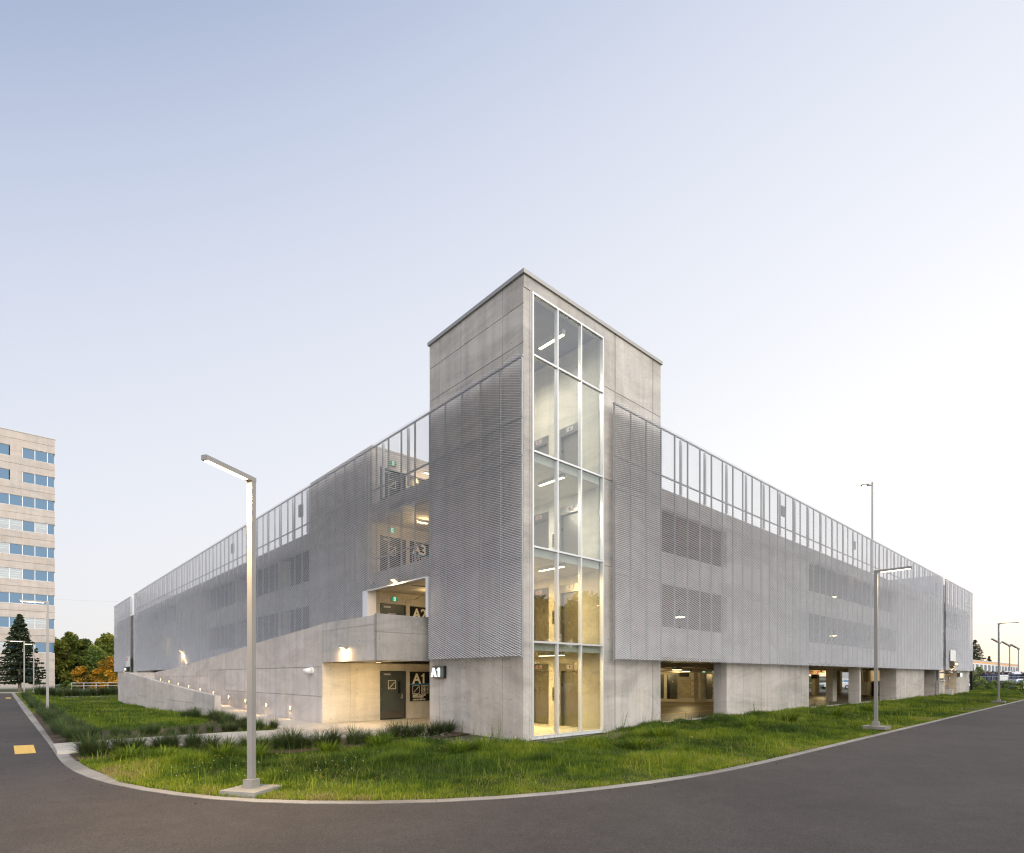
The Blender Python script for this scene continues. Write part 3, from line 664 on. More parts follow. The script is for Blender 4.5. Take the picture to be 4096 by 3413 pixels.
pwall('x', -4.5, -4.2, fj, lambda i: [-.9, .28, 3] if i in (0, 3, 6) else ([-.9, .52, 3] if i in (1, 2, 5) else [-.9, -.15, 1.33, 3]), RP, M['conc_ramp'], T=T2, g=.015)
part('end_wall', M['conc_ramp'], (-4.49, 47.91, -.9, .0, 48.1, 2.32), parent=RP)
part('end_wall', M['conc_ramp'], (-4.495, 17.24, -.9, -4.205, 17.268, 1.015), parent=RP)
up = lambda y: T1(y)-1.06
lo = lambda y: interp(y, [(16.6, .012), (19.5, .10), (44.7, 1.24), (47.9, 1.24)])
n = 12
def deck(name, x0, x1, y0, y1, f, th):
    m = MB(); ys = [y0+(y1-y0)*i/n for i in range(n+1)]
    pts = [(y, f(y)) for y in ys] + [(y, f(y)-th) for y in ys[::-1]]
    m.prism(pts, 'x', x0, x1).build(name, M['walk'], RP)
deck('ramp_deck', -2.075, -.01, 9.86, 44.7, up, .25); deck('ramp_deck', -4.195, -2.285, 16.61, 47.9, lo, .25); deck('ramp_landing', -2.284, -.01, 44.71, 47.9, lo, .25)
# balcony
part('balcony_front', M['conc_grey'], (-2.28, 5.22, 3.58, -.03, 5.40, 4.235), (-2.28, 5.2235, 2.56, -.03, 5.40, 3.572), parent=RP)
part('balcony_side', M['conc'], (-2.28, 5.405, 3.86, -2.08, 9.85, 4.19), (-2.277, 5.405, 2.56, -2.08, 9.85, 3.852), parent=RP)
part('balcony_soffit', M['conc_in'], (-2.075, 5.405, 2.58, -.01, 9.845, 2.95), parent=RP)
part('balcony_floor', M['walk'], (-2.075, 5.405, 2.955, .015, 9.845, 3.10), parent=RP)
# step lights let into the ramp wall
def arealight(name, loc, direction, size, power, color, shape='DISK', spread=None, parent=None, sizey=None):
    l = bpy.data.lights.new(name, 'AREA'); l.shape = shape; l.size = size; l.energy = power; l.color = color
    if sizey: l.shape = 'RECTANGLE'; l.size_y = sizey
    if spread: l.spread = spread
    o = bpy.data.objects.new(name, l); COL.objects.link(o); o.rotation_euler = Vector(direction).to_track_quat('-Z', 'Y').to_euler(); WPOS[o.name] = Vector(loc)
    if parent is not None: o.parent = parent; o.location = Vector(loc)-WPOS[parent.name]
    else: o.location = loc
    return o
def pointlight(name, loc, power, color, r=.1, parent=None):
    l = bpy.data.lights.new(name, 'POINT'); l.energy = power; l.color = color; l.shadow_soft_size = r
    o = bpy.data.objects.new(name, l); COL.objects.link(o); WPOS[o.name] = Vector(loc)
    if parent is not None: o.parent = parent; o.location = Vector(loc)-WPOS[parent.name]
    else: o.location = loc
    return o
WARM = (1, .66, .30)
order = ['nearest the stair door', 'second from the stair door', 'third from the stair door', 'fourth, half hidden by the front lamp post', 'just right of the low wall end', 'sixth from the stair door above the low wall', 'seventh from the stair door above the low wall', 'third from the upper end', 'second from the upper end', 'farthest up the ramp']
ords = ['lowest right, nearest the stair door', 'second from the stair door', 'half hidden behind the front lamp post', 'first left of the front lamp post', 'just above the end of the low wall', 'second to show over the low wall', 'third to show over the low wall', 'fourth to show over the low wall', 'next to last up the ramp', 'topmost at the far end of the ramp']
for (y, z), o_ in zip([(13.25, .52), (16.45, .52), (19.7, .64), (22.77, .77), (25.97, .95), (29.15, 1.09), (32.3, 1.26), (35.5, 1.40), (38.67, 1.56), (41.9, 1.69)], ords):
    t = thing('step_light', 'small round glowing step light in ramp wall, '+o_, 'wall light', (-2.285, y, z), 'step lights along the ramp')
    m = MB(); m.tube((-2.281, y, z), (-2.33, y, z), .115, .10, 14); m.build('housing', M['steel'], t)
    m = MB(); m.tube((-2.3305, y, z), (-2.338, y, z), .095, .09, 14); m.build('lens', M['warm'], t)
    arealight('step_light_lamp', (-2.36, y, z), (-.75, 0, -.7), .12, 9, WARM, parent=t)
# wall lights (wedge-shaped)
def wall_light(loc, ax, label, power):
    x, y, z = loc
    t = thing('wall_light', label, 'wall light', loc, 'wedge wall lights')
    m = MB()
    if ax == 'x':     # fixed to a wall facing -x
        m.prism([(x, z+.07), (x, z-.09), (x-.20, z+.02), (x-.20, z+.07)], 'y', y-.16, y+.16); m.build('housing', M['lamp'], t)
        MB().add([(x-.004, y-.13, z-.0925), (x-.004, y+.13, z-.0925), (x-.19, y+.13, z+.011), (x-.19, y-.13, z+.011)], [(0, 1, 2, 3)]).build('lens', M['warm'], t)
        arealight('wall_light_lamp', (x-.20, y, z-.045), (.42, 0, -1), .14, power, WARM, parent=t)
    else:
        m.prism([(y, z+.07), (y, z-.09), (y-.20, z+.02), (y-.20, z+.07)], 'x', x-.16, x+.16); m.build('housing', M['lamp'], t)
        MB().add([(x-.13, y-.004, z-.0925), (x+.13, y-.004, z-.0925), (x+.13, y-.19, z+.011), (x-.13, y-.19, z+.011)], [(0, 1, 2, 3)]).build('lens', M['warm'], t)
        arealight('wall_light_lamp', (x, y-.20, z-.045), (0, .42, -1), .14, power, WARM, parent=t)
wall_light((-2.285, 7.72, 3.10), 'x', 'lit wedge wall light on the side of the concrete balcony', 42)
wall_light((-.42, 7.05, 5.86), 'x', 'lit wedge wall light on screen above the balcony opening', 50)
wall_light((-.42, 43.6, 4.24), 'x', 'lit wedge wall light low on the left mesh screen over the ramp', 32)
wall_light((-.42, 74.5, 2.60), 'x', 'small lit wall light at the far left end of the garage', 20)
wall_light((61.9, -.42, 2.86), 'y', 'lit wall light below the lit sign at the far right bay', 60)
# camera or loudspeaker cone on the ramp wall
t = thing('wall_speaker', 'white cone shaped horn speaker on the ramp wall left of recess', 'speaker', (-2.3, 10.85, 2.23))
m = MB(); m.tube((-2.281, 10.85, 2.23), (-2.33, 10.85, 2.23), .15, .15, 20); m.build('base', M['white'], t)
m = MB(); d = Vector((-.62, .45, -.05)); p = Vector((-2.33, 10.85, 2.23)); m.tube(p, p+d*.42, .145, .09, 20); m.build('cone', M['white'], t, True)
m = MB(); m.tube(p+d*.422, p+d*.43, .06, .06, 16); m.build('opening', M['post'], t)
# lights under the balcony and on the landings
for (x, y, z, pw_, lb) in ((-.9, 7.6, 2.54, 105, 'recessed soffit lamp under the balcony by door A1'),):
    t = thing('soffit_light', lb, 'ceiling light', (x, y, z)); m = MB(); m.tube((x, y, z+.04), (x, y, z), .13, .13, 18); m.build('housing', M['steel'], t)
    m = MB(); m.tube((x, y, z-.001), (x, y, z-.008), .10, .10, 18); m.build('lens', M['warm'], t)
    arealight('soffit_lamp', (x, y, z-.03), (.25, .35, -1), .2, pw_, (1, .70, .30), parent=t)
for k, (x, y, pw_) in ((1, (1.9, 8.0, 48)), (2, (1.6, 8.2, 52)), (3, (2.6, 9.2, 34))):
    z = F[k]+(2.66 if k < 3 else 2.25)
    t = thing('landing_light', 'warm ceiling light over the %s landing beside the stair door' % ('second', 'third', 'top')[k-1], 'ceiling light', (x, y, z))
    m = MB(); m.obox((x, y, z), .5, .14, .06); m.build('housing', M['post'], t); m = MB(); m.obox((x, y, z-.036), .46, .11, .01); m.build('lens', M['warm2'], t)
    pointlight('landing_lamp', (x, y, z-.12), pw_, (1, .72, .34), .12, t)

# ------------------------------------------------------------------ lettering
def text_me(body, size, ext, mat, bold=.0, align='LEFT', spacing=1.0):
    c = bpy.data.curves.new('lettering', 'FONT'); c.body = body; c.size = size; c.extrude = ext; c.offset = bold; c.align_x = align; c.space_character = spacing; c.resolution_u = 3
    o = bpy.data.objects.new('lettering', c); COL.objects.link(o); dg = bpy.context.evaluated_depsgraph_get()
    me = bpy.data.meshes.new_from_object(o.evaluated_get(dg)); bpy.data.objects.remove(o); me.materials.clear(); me.materials.append(mat); return me
def text(body, loc, size, face, mat, parent, bold=.0, ext=.004, align='LEFT', name='lettering', sx=1.0, spacing=1.0):
    me = text_me(body, size, ext, mat, bold, align, spacing)
    o = place(name, me, loc, parent)
    # face '-y': reads along +x ; '-x': reads along -y
    o.rotation_euler = (R(90), 0, 0) if face == '-y' else (R(90), 0, R(-90)); o.scale = (sx, 1, 1); return o
def digit_one(x, y, z, h, w, dpt, mat, parent, axis='y', sgn=-1):
    # a plain grotesque 1: stem with a flag to the left
    P = [(w*.52, 0), (w, 0), (w, h), (w*.62, h), (w*.50, h*.90), (w*.30, h*.83), (w*.05, h*.815), (w*.05, h*.69), (w*.52, h*.69)]
    m = MB()
    if axis == 'y': m.prism([(x+a, z+b) for a, b in P], 'y', y-dpt, y)
    else: m.prism([(y-a, z+b) for a, b in P], 'x', x-dpt, x+dpt)
    m.build('lettering', mat, parent)
def storey_sign(n_, f, lines):
    x0, x1, z0, z1 = 1.965, 3.075, f+.78, f+2.17; y = 9.84
    t = thing('storey_sign', 'black A%d sign beside the stair door on level %d' % (n_, n_), 'sign', (x0, y, z0), 'storey signs')
    MB().box(x0, y-.03, z0, x1, y, z1).build('panel', M['black'], t)
    if n_ == 1: text('A', (x0+.14, y-.036, z1-.555), .66, '-y', M['cream'], t, bold=.018); digit_one(x0+.60, y-.0305, z1-.555, .47, .19, .0095, M['cream'], t)
    else: text('A%d' % n_, (x0+.14, y-.036, z1-.555), .66, '-y', M['cream'], t, bold=.018)
    MB().box(x0, y-.036, z1-.61, x1, y-.0305, z1-.575).build('band', M['blue'], t)
    for px, kind in ((x0+.13, 's'), (x0+.62, 'e')):
        m = MB(); X0, X1, Z0, Z1 = px, px+.385, z1-1.04, z1-.655; w = .02
        m.box(X0, y-.037, Z0, X1, y-.0305, Z0+w).box(X0, y-.037, Z1-w, X1, y-.0305, Z1).box(X0, y-.037, Z0+w, X0+w, y-.0305, Z1-w).box(X1-w, y-.037, Z0+w, X1, y-.0305, Z1-w)
        if kind == 's':
            for s_ in range(5):
                a = X0+.055+s_*.054; b = Z0+.065+s_*.052
                m.box(a, y-.037, b, a+.066, y-.0305, b+.02).box(a+.048, y-.037, b+.02, a+.066, y-.0305, b+.055)
        else:
            a0, a1, b0, b1 = X0+.05, X0+.265, Z0+.055, Z1-.055
            m.box(a0, y-.037, b0, a1, y-.0305, b0+.016).box(a0, y-.037, b1-.016, a1, y-.0305, b1).box(a0, y-.037, b0+.016, a0+.016, y-.0305, b1-.016).box(a1-.016, y-.037, b0+.016, a1, y-.0305, b1-.016)
            c = (a0+a1)/2
            m.box(c-.022, y-.037, b0+.2, c+.022, y-.0305, b0+.236).box(c-.036, y-.037, b0+.105, c+.036, y-.0305, b0+.19).box(c-.026, y-.037, b0+.03, c-.004, y-.0305, b0+.105).box(c+.004, y-.037, b0+.03, c+.026, y-.0305, b0+.105)
            for zz, sg in ((Z0+.205, 1), (Z0+.18, -1)):
                m.prism([(X1-.085, zz), (X1-.035, zz), (X1-.06, zz+sg*.035)], 'y', y-.037, y-.0305)
        m.build('pictogram', M['cream'], t)
    for i, s_ in enumerate(lines):
        text(s_, (x0+.14, y-.036, z1-1.145-i*.085-(.04 if i == 2 else 0)), .098, '-y', M['cream'], t, bold=.004, ext=.003)
    return t
storey_sign(1, F[0], ["RAMPE D'ACCÈS", 'PIÉTONNIÈRE', 'AMPHITHÉÂTRE'])
for k in (1, 2, 3): storey_sign(k+1, F[k], [])
# lit projecting A1 sign on the tower
t = thing('lit_sign', 'lit A1 letters on a small bronze box at the tower corner', 'lit sign', (-.06, 4.55, 2.13))
part('casing', M['bronze'], (-.09, 4.22, 2.32, -.002, 4.93, 2.362), parent=t); part('casing', M['bronze'], (-.09, 4.22, 1.905, -.002, 4.93, 1.95), parent=t); part('casing_side', M['black'], (-.10, 4.16, 1.90, -.002, 4.215, 2.366), parent=t)
part('face_panel', M['dark'], (-.07, 4.225, 1.955, -.004, 4.925, 2.315), parent=t)
text('A', (-.155, 4.91, 1.965), .47, '-x', M['lit'], t, bold=.010, ext=.03, sx=.92); digit_one(-.155, 4.545, 1.965, .335, .15, .03, M['lit'], t, 'x')
# exit signs
for k, (x, z) in ((1, (1.12, 5.52)), (2, (1.0, 8.65)), (3, (1.05, 11.72))):
    t = thing('exit_sign', 'green running man exit sign above the %s level stair door' % ('second', 'third', 'top')[k-1], 'exit sign', (x, 9.8, z), 'exit signs')
    part('frame', M['steel'], (x-.17, 9.78, z-.12, x+.17, 9.849, z+.12), parent=t)
    part('panel', M['exit'], (x-.145, 9.772, z-.095, x+.145, 9.7795, z+.095), parent=t)
    m = MB(); m.box(x-.045, 9.765, z-.085, x+.045, 9.7715, z+.085); m.build('door_pictogram', M['exitw'], t)
    m = MB(); m.obox((x, 9.762, z+.05), .03, .005, .03).obox((x-.004, 9.762, z+.012), .03, .005, .055, 0, .2).obox((x+.014, 9.762, z-.035), .02, .005, .06, 0, -.5).obox((x-.018, 9.762, z-.035), .02, .005, .06, 0, .6); m.build('running_figure', M['exit'], t)
# security camera above the balcony opening
t = thing('security_camera', 'small dome camera on bracket above the balcony opening', 'camera', (-.45, 8.9, 5.95)); m = MB(); m.tube((-.36, 8.9, 6.0), (-.6, 8.9, 6.0), .025).tube((-.6, 8.9, 6.02), (-.6, 8.9, 5.92), .07, .05, 12); m.build('dome', M['post'], t)

# ------------------------------------------------------------------ inside the garage, ground level
for y0, x0, w, d in ((2.85, 36.4, .9, .5), (9.6, 52, 1.2, .4), (9.5, 59.5, .6, .4), (16, 45, 1.2, .6), (16, 62, 1.2, .6), (3.2, 62.5, .9, .6)):
    part('column', M['conc_in'], (x0, y0, -.02, x0+w, y0+d, 2.78))
part('fin_column', M['conc'], (33.0, .02, -.3, 33.35, .72, 2.78))
part('garage_beam', M['conc_in'], (7.8, 5, 2.5, 73, 5.5, 2.79), (7.8, 12, 2.5, 73, 12.5, 2.79), (23.5, .4, 2.55, 24.0, 20, 2.78), (36.2, .4, 2.56, 36.7, 20, 2.78), (51.9, .4, 2.55, 52.4, 20, 2.78))
part('inner_wall', M['conc_in'], (52.6, 4.6, -.02, 57.6, 4.8, 2.78)); part('pier_return', M['conc'], (13.31, .305, -.02, 13.6, .66, 2.78)); part('pier_return', M['conc'], (42.38, .305, -.02, 42.7, 1.2, 2.78))
part('side_wall', M['conc_in'], (13.0, 20.5, -.02, 26, 20.8, 2.78), (9.4, 17.5, -.02, 26, 17.7, 2.78))
# service room of concrete blocks
BR = part('service_room', M['conc_in'], (26.78, 9.38, -.02, 34, 20, 2.78))
bl = concrete('block_masonry', (.42, .385, .30), stain=.08, streak=.0, pits=False, tintvar=.16)
mb = bpy.data.meshes.new('block'); bm_ = MB().box(-.196, -.03, -.096, .196, .03, .096); mb.from_pydata(bm_.v, [], bm_.f); mb.update(); mb.materials.append(bl)
mb2 = bpy.data.meshes.new('block'); bm_ = MB().box(-.03, -.196, -.096, .03, .196, .096); mb2.from_pydata(bm_.v, [], bm_.f); mb2.update(); mb2.materials.append(bl)
nb = 0
for r_ in range(11):
    z = .32+.2*r_+.1
    for i in range(11):
        x = 27.95+.4*i+(.2 if r_ % 2 else 0)
        if x > 31.6 or 28.40 < x < 29.55 and z < 2.2: continue
        place('block', mb, (x, 9.352, z), BR)
    for i in range(13):
        y = 9.62+.4*i+(.2 if r_ % 2 else 0)
        if (10.62 < y < 11.84 or 11.86 < y < 13.1) and z < 2.2 or y > 14.6 or (9.6 < y < 10.75 and 1.9 < z < 2.4): continue
        place('block', mb2, (26.752, y, z), BR)
part('plinth', M['walk'], (26.66, 9.26, -.02, 34, 9.375, .20), (26.66, 9.376, -.02, 26.775, 20, .20), parent=BR); part('corner_pillar', M['conc_in'], (27.38, 9.2, -.02, 27.86, 9.375, 2.6), parent=BR)
part('door_frame', M['steel'], (26.69, 11.67, .2, 26.76, 11.71, 2.18), (26.69, 10.75, .2, 26.76, 10.79, 2.18), (26.69, 10.79, 2.14, 26.76, 11.67, 2.18), parent=BR); part('doorway_shade', M['black'], (26.735, 10.79, .2, 26.77, 11.67, 2.14), parent=BR); part('room_door', M['dark'], (26.70, 12.03, .2, 26.74, 12.95, 2.13), parent=BR); d = part('room_door', M['dark'], (26.70, 10.79, .21, 26.734, 11.41, 2.13), parent=BR); d2 = part('room_door', M['dark'], (28.52, 9.30, .2, 29.41, 9.34, 2.15), parent=BR)  # black panel in the doorway stands for the shade inside
part('kick_plate', M['brush'], (26.69, 11.22, .22, 26.699, 12.0, .55), parent=d) if False else MB().box(26.69, 10.82, .23, 26.699, 11.39, .52).build('kick_plate', M['brush'], d)
MB().box(26.69, 11.05, 1.48, 26.699, 11.24, 1.66).build('washroom_plate', M['black'], d); MB().box(26.684, 11.115, 1.51, 26.6895, 11.175, 1.62).build('figure_pictogram', M['cream'], d)
part('vent_grille', M['black'], (26.71, 9.77, 1.93, 26.745, 10.59, 2.31), parent=BR)
def disc_light(x, y, z, label, pw_, rods=True):
    t = thing('garage_light', label, 'ceiling light', (x, y, z), 'round garage ceiling lights')
    m = MB(); m.tube((x, y, z+.12), (x, y, z+.02), .30, .33, 20); m.tube((x, y, z+.4), (x, y, z+.12), .06, .06, 8); m.build('housing', M['black'], t)
    m = MB(); m.tube((x, y, z+.019), (x, y, z-.005), .28, .26, 20); m.build('diffuser', M['disc'], t)
    pointlight('garage_lamp', (x, y, z-.15), pw_, (1, .74, .34), .2, t)
lights = [(17.5, 5.2, 2.35, 'round ceiling light nearest the first ground bay', 115), (23.8, 8.3, 2.3, 'round ceiling light in front of the block room', 115), (31.5, 8.0, 2.3, 'round ceiling light right of the block room corner', 120), (40, 6.4, 2.3, 'round ceiling light behind the fin column', 120), (49, 8, 2.3, 'round ceiling light beside the far columns', 120), (54.5, 3.2, 2.3, 'round ceiling light by the lit concrete wall', 130), (62.5, 7, 2.3, 'round ceiling light near the far end', 120), (24.9, 12.6, 2.3, 'round ceiling light by the washroom door', 110),
          (14.1, 3.0, 7.72, 'round ceiling light seen through the right screen on level three', 60), (14.1, 3.0, 5.07, 'round ceiling light seen through the right screen on level two', 60), (16.8, 4.6, 4.5, 'small second light behind the right screen on level two', 40), (37, 3, 5.2, 'ceiling light far along the right screen on level two', 60), (37, 3, 8.3, 'ceiling light far along the right screen on level three', 60),
          (2.6, 49.5, 5.2, 'ceiling light behind the left screen over the ramp', 160)]
for l_ in lights: disc_light(*l_)
MB().tube((8, 7.2, 2.42), (34, 7.2, 2.42), .11, n=10).tube((8, 9.0, 2.3), (40, 9.0, 2.3), .05, n=8).build('ceiling_pipe', M['conc_in'], PG, True)
part('cable_tray', M['black'], (15, 5.9, 2.55, 22, 6.3, 2.68), (24, 6.4, 2.5, 32, 6.8, 2.64))
for (y_, lb) in ((8.07, 'left of the two green exit signs hung in the garage'), (7.3, 'right of the two green exit signs hung in the garage')):
    t = thing('exit_sign', lb, 'exit sign', (25.9, y_, 2.3), 'exit signs'); part('panel', M['exit'], (25.86, y_-.15, 2.25, 25.9, y_+.15, 2.46), parent=t); part('pictogram', M['exitw'], (25.85, y_-.10, 2.28, 25.8595, y_+.08, 2.43), parent=t)
# no entry banner
t = thing('no_entry_banner', 'cream overhead banner reading Entrée Interdite with red disc', 'sign', (50, 8.65, 2.4))
part('panel', simple('banner_cream', (.62, .55, .40), .6), (49.97, 7.85, 2.17, 50.0, 9.44, 2.60), parent=t)
m = MB(); m.tube((49.969, 9.22, 2.39), (49.962, 9.22, 2.39), .15, .15, 20); m.build('no_entry_disc', M['red'], t); part('no_entry_bar', M['white'], (49.955, 9.13, 2.365, 49.9615, 9.31, 2.415), parent=t)
text('Entrée', (49.965, 8.75, 2.42), .19, '-x', M['red'], t, .006, .002); text('Interdite', (49.965, 8.85, 2.22), .19, '-x', M['red'], t, .006, .002)
t = thing('overhead_sign', 'dark overhead board hanging below the no entry banner', 'sign', (51.5, 9.5, 1.97)); part('board', M['black'], (51.47, 9.15, 1.75, 51.5, 9.82, 2.18), parent=t)
t = thing('electrical_cabinet', 'pale metal cabinet with a pipe standing in the garage', 'cabinet', (49.7, 4.2, 0)); part('cabinet', M['steel'], (49.5, 4.0, .15, 50.3, 4.6, 1.45), parent=t); part('base', M['black'], (49.6, 4.05, -.02, 50.2, 4.55, .15), parent=t); m = MB(); m.tube((49.8, 4.5, 1.45), (49.8, 4.5, 2.75), .06); m.build('pipe', M['steel'], t)
t = thing('pay_station', 'black pay station beside the lit concrete wall in the garage', 'pay station', (53.4, 4.1, 0)); part('body', M['black'], (53.0, 3.9, -.02, 54.1, 4.5, 1.5), parent=t); part('screen', M['steel'], (52.99, 4.0, .3, 52.999, 4.35, 1.1), parent=t)
for i, y_ in enumerate((3.5, 6.2, 8.9)):
    m = MB(); m.box(8.5, y_, -.016, 30, y_+.09, -.012) ; o = m.build('bay_line', M['yellow'], PG)

# ------------------------------------------------------------------ far right bay: gate, clearance bar, signs
t = thing('metal_gate', 'yellow lit wire gate in the far right bay', 'gate', (63.5, .6, 0)); m = MB()
for z in (.05, 1.1, 2.15): m.box(60.55, .6, z, 66.55, .65, z+.05)
m.build('rail', M['yellow'], t)
bars = MB()
for i in range(40): bars.box(60.6+i*.15, .61, .1, 60.625+i*.15, .64, 2.15)
o = bars.build('bars', M['post'], t); o['kind'] = 'stuff'
pointlight('bay_lamp', (63.5, -.3, 2.4), 45, WARM, .15, t)
t = thing('clearance_bar', 'white round clearance bar hanging in the far right bay', 'clearance bar', (62.5, .3, 2.45)); m = MB(); m.tube((61.0, -.5, 2.38), (64.2, 1.0, 2.45), .09, n=12); m.build('tube', M['white'], t, True)
t = thing('portable_sign', 'small dark sign on a post set in a concrete block', 'sign', (59.2, -.6, 0)); m = MB(); m.prism([(58.75, .05), (59.65, .05), (59.5, .62), (58.9, .62)], 'y', -.9, -.35); m.build('concrete_foot', M['walk'], t); m = MB(); m.tube((59.2, -.6, .62), (59.2, -.6, 1.75), .035); m.build('pole', M['steel'], t); part('plate', M['black'], (58.95, -.64, 1.65, 59.45, -.60, 1.95), parent=t); part('marking', M['white'], (59.03, -.646, 1.74, 59.37, -.6405, 1.84), parent=t)
t = thing('information_board', 'white board on the screen of the far right bay', 'sign', (61.7, -.5, 4.1)); part('board', M['white'], (60.45, -.52, 3.57, 63.05, -.44, 4.72), parent=t)
t = thing('lit_box_sign', 'dark box with lit display below the white board', 'lit sign', (61.9, -.6, 3.3)); part('casing', M['bronze'], (60.75, -.75, 3.0, 63.1, -.44, 3.5), parent=t); part('display', M['lit'], (61.4, -.765, 3.14, 62.7, -.7505, 3.38), parent=t)
t = thing('lit_corner_sign', 'small lit white sign on the far right concrete wall', 'lit sign', (67.3, -.2, 2.1)); part('casing', M['dark'], (66.7, -.28, 1.92, 66.95, -.01, 2.38), parent=t); part('lit_face', M['lit'], (66.96, -.27, 1.95, 68.1, -.01, 2.35), parent=t)
# far left bay
t = thing('information_board', 'white board with red print on the far left screen', 'sign', (-.5, 72, 3.8)); part('board', M['white'], (-.50, 70.75, 3.18, -.44, 73.2, 4.42), parent=t)
for i in range(2): part('red_print', M['red'], (-.506, 71.9, 4.15-i*.2, -.5005, 72.9, 4.27-i*.2), parent=t)
t = thing('lit_box_sign', 'dark box sign with lit display below the far left board', 'lit sign', (-.6, 72, 2.8)); part('casing', M['black'], (-.72, 71.0, 2.58, -.44, 73.1, 3.12), parent=t); part('display', M['lit'], (-.735, 71.5, 2.72, -.7205, 72.7, 3.0), parent=t)

# ------------------------------------------------------------------ street lamps
def street_lamp(x, y, z, ang, label, H=6.0, arm=1.16, s=.112, power=0):
    t = thing('street_lamp', label, 'street lamp', (x, y, z), 'square lamp posts along the kerb')
    c, sn = math.cos(ang), math.sin(ang)
    m = MB(); m.obox((x, y, z+H/2+.06), s, s, H-.12, ang); m.build('pole', M['lamp'], t)
    m = MB(); m.obox((x+c*(arm/2-s/2+.02), y+sn*(arm/2-s/2+.02), z+H+.047), arm+.06, s*1.02, .088, ang); ar = m.build('arm', M['lamp'], t)
    m = MB(); m.obox((x+c*(arm/2+.05), y+sn*(arm/2+.05), z+H-.003), arm-.22, s*.72, .008, ang); m.build('led_strip', M['warm2'], ar)
    m = MB(); m.obox((x, y, z+.17), s*1.9, s*1.9, .17, ang); m.build('base_cover', M['lamp'], t)
    m = MB(); m.obox((x-c*.0, y, z+.03), .78, .78, .11, ang); m.build('concrete_base', M['kerb'], t)
    m = MB(); m.obox((x-sn*(s/2+.002), y+c*(s/2+.002), z+.75), .085, .004, .34, ang); m.obox((x+sn*(s/2+.002), y-c*(s/2+.002), z+.75), .085, .004, .34, ang); m.build('hand_hole_cover', M['lamp'], t)
    if power: arealight('street_lamp_light', (x+c*(arm/2+.05), y+sn*(arm/2+.05), z+H-.02), (0, 0, -1), s*.7, power, (1, .70, .34), parent=t, sizey=None)
    return t
street_lamp(-8.62, -1.43, -.262, R(180+32), 'large lit lamp post standing in the foreground grass', power=420)
street_lamp(12.79, -6.30, -.02, R(-90), 'lit lamp post at the kerb in front of the right screen', power=60)
street_lamp(44.69, -6.15, -.02, R(-90), 'lamp post at the far right near the white building', power=60)
street_lamp(-10.37, 26.48, -.06, R(180), 'lit lamp post on the left lawn in front of the office block', power=60)
street_lamp(-10.42, 67.36, -.30, R(180), 'lamp post standing before the spruce tree', power=60)
street_lamp(-9.3, 78, -.1, R(180), 'lamp post just right of the spruce tree', arm=.9, power=60)
# roof lamp
t = thing('roof_lamp', 'tall lit mast lamp rising above the roof deck', 'street lamp', (42.95, 1.87, 9.24)); m = MB(); m.tube((42.95, 1.87, 9.24), (42.95, 1.87, 18.6), .085, .07, 10); m.build('pole', M['lamp'], t)
u = Vector((-VB, VA, 0)); p = Vector((42.95, 1.87, 18.35)); m = MB(); m.tube(p, p+u*.4, .05, .08); hd = m.build('arm', M['lamp'], t)
m = MB(); vs = []
for i in range(9):
    a = i/8; w = .10+.13*math.sin(math.pi*min(1, a*.9+.12)); c = p+u*(.35+.6*a)+Vector((0, 0, -.05*a)); side = Vector((VA, VB, 0))*w
    vs += [c+side, c-side, c-side*.8+Vector((0, 0, .09)), c+side*.8+Vector((0, 0, .09))]
fs = [(i*4+j, i*4+(j+1) % 4, i*4+4+(j+1) % 4, i*4+4+j) for i in range(8) for j in range(4)]+[(0, 1, 2, 3), (32, 33, 34, 35)]
m.add(vs, fs); m.build('head', M['lamp'], t, True); m = MB(); c = p+u*.68+Vector((0, 0, -.045)); m.tube(c, c-Vector((0, 0, .03)), .14, .12, 12); m.build('lens', M['farlamp'], t)

# ------------------------------------------------------------------ office block, far left
OB = thing('office_block', 'tall beige office block with bands of blue windows', 'office building', (-20, 118, 0))
oc = concrete('office_precast', (.52, .465, .42), stain=.12, streak=.14, tintvar=.03, pits=False, rough=.9); OZ = 109.6; OX0, OX1 = -37.0, -5.56
M['oglass'] = simple('office_glass', (.035, .10, .17), rough=.06, metal=0, spec=.7); M['oglass_lit'] = glass('office_glass_clear', (.40, .56, .62), 1.6); M['oglass'].node_tree.nodes['Principled BSDF'].inputs['Metallic'].default_value = .15; M['oglass'].node_tree.nodes['Principled BSDF'].inputs['Base Color'].default_value = (.035, .115, .21, 1)
tops = [39.66-4.0*i for i in range(9)] + [3.5]
MB().box(OX0, OZ+1.2, .05, OX1-.15, OZ+22, 42.0).build('office_core', simple('office_dark', (.10, .11, .12), .9), OB)
prev = 42.06
mull = [-5.62, -6.54, -8.14, -9.70, -11.32]; mull += [-11.32-1.6*i for i in range(1, 16)]
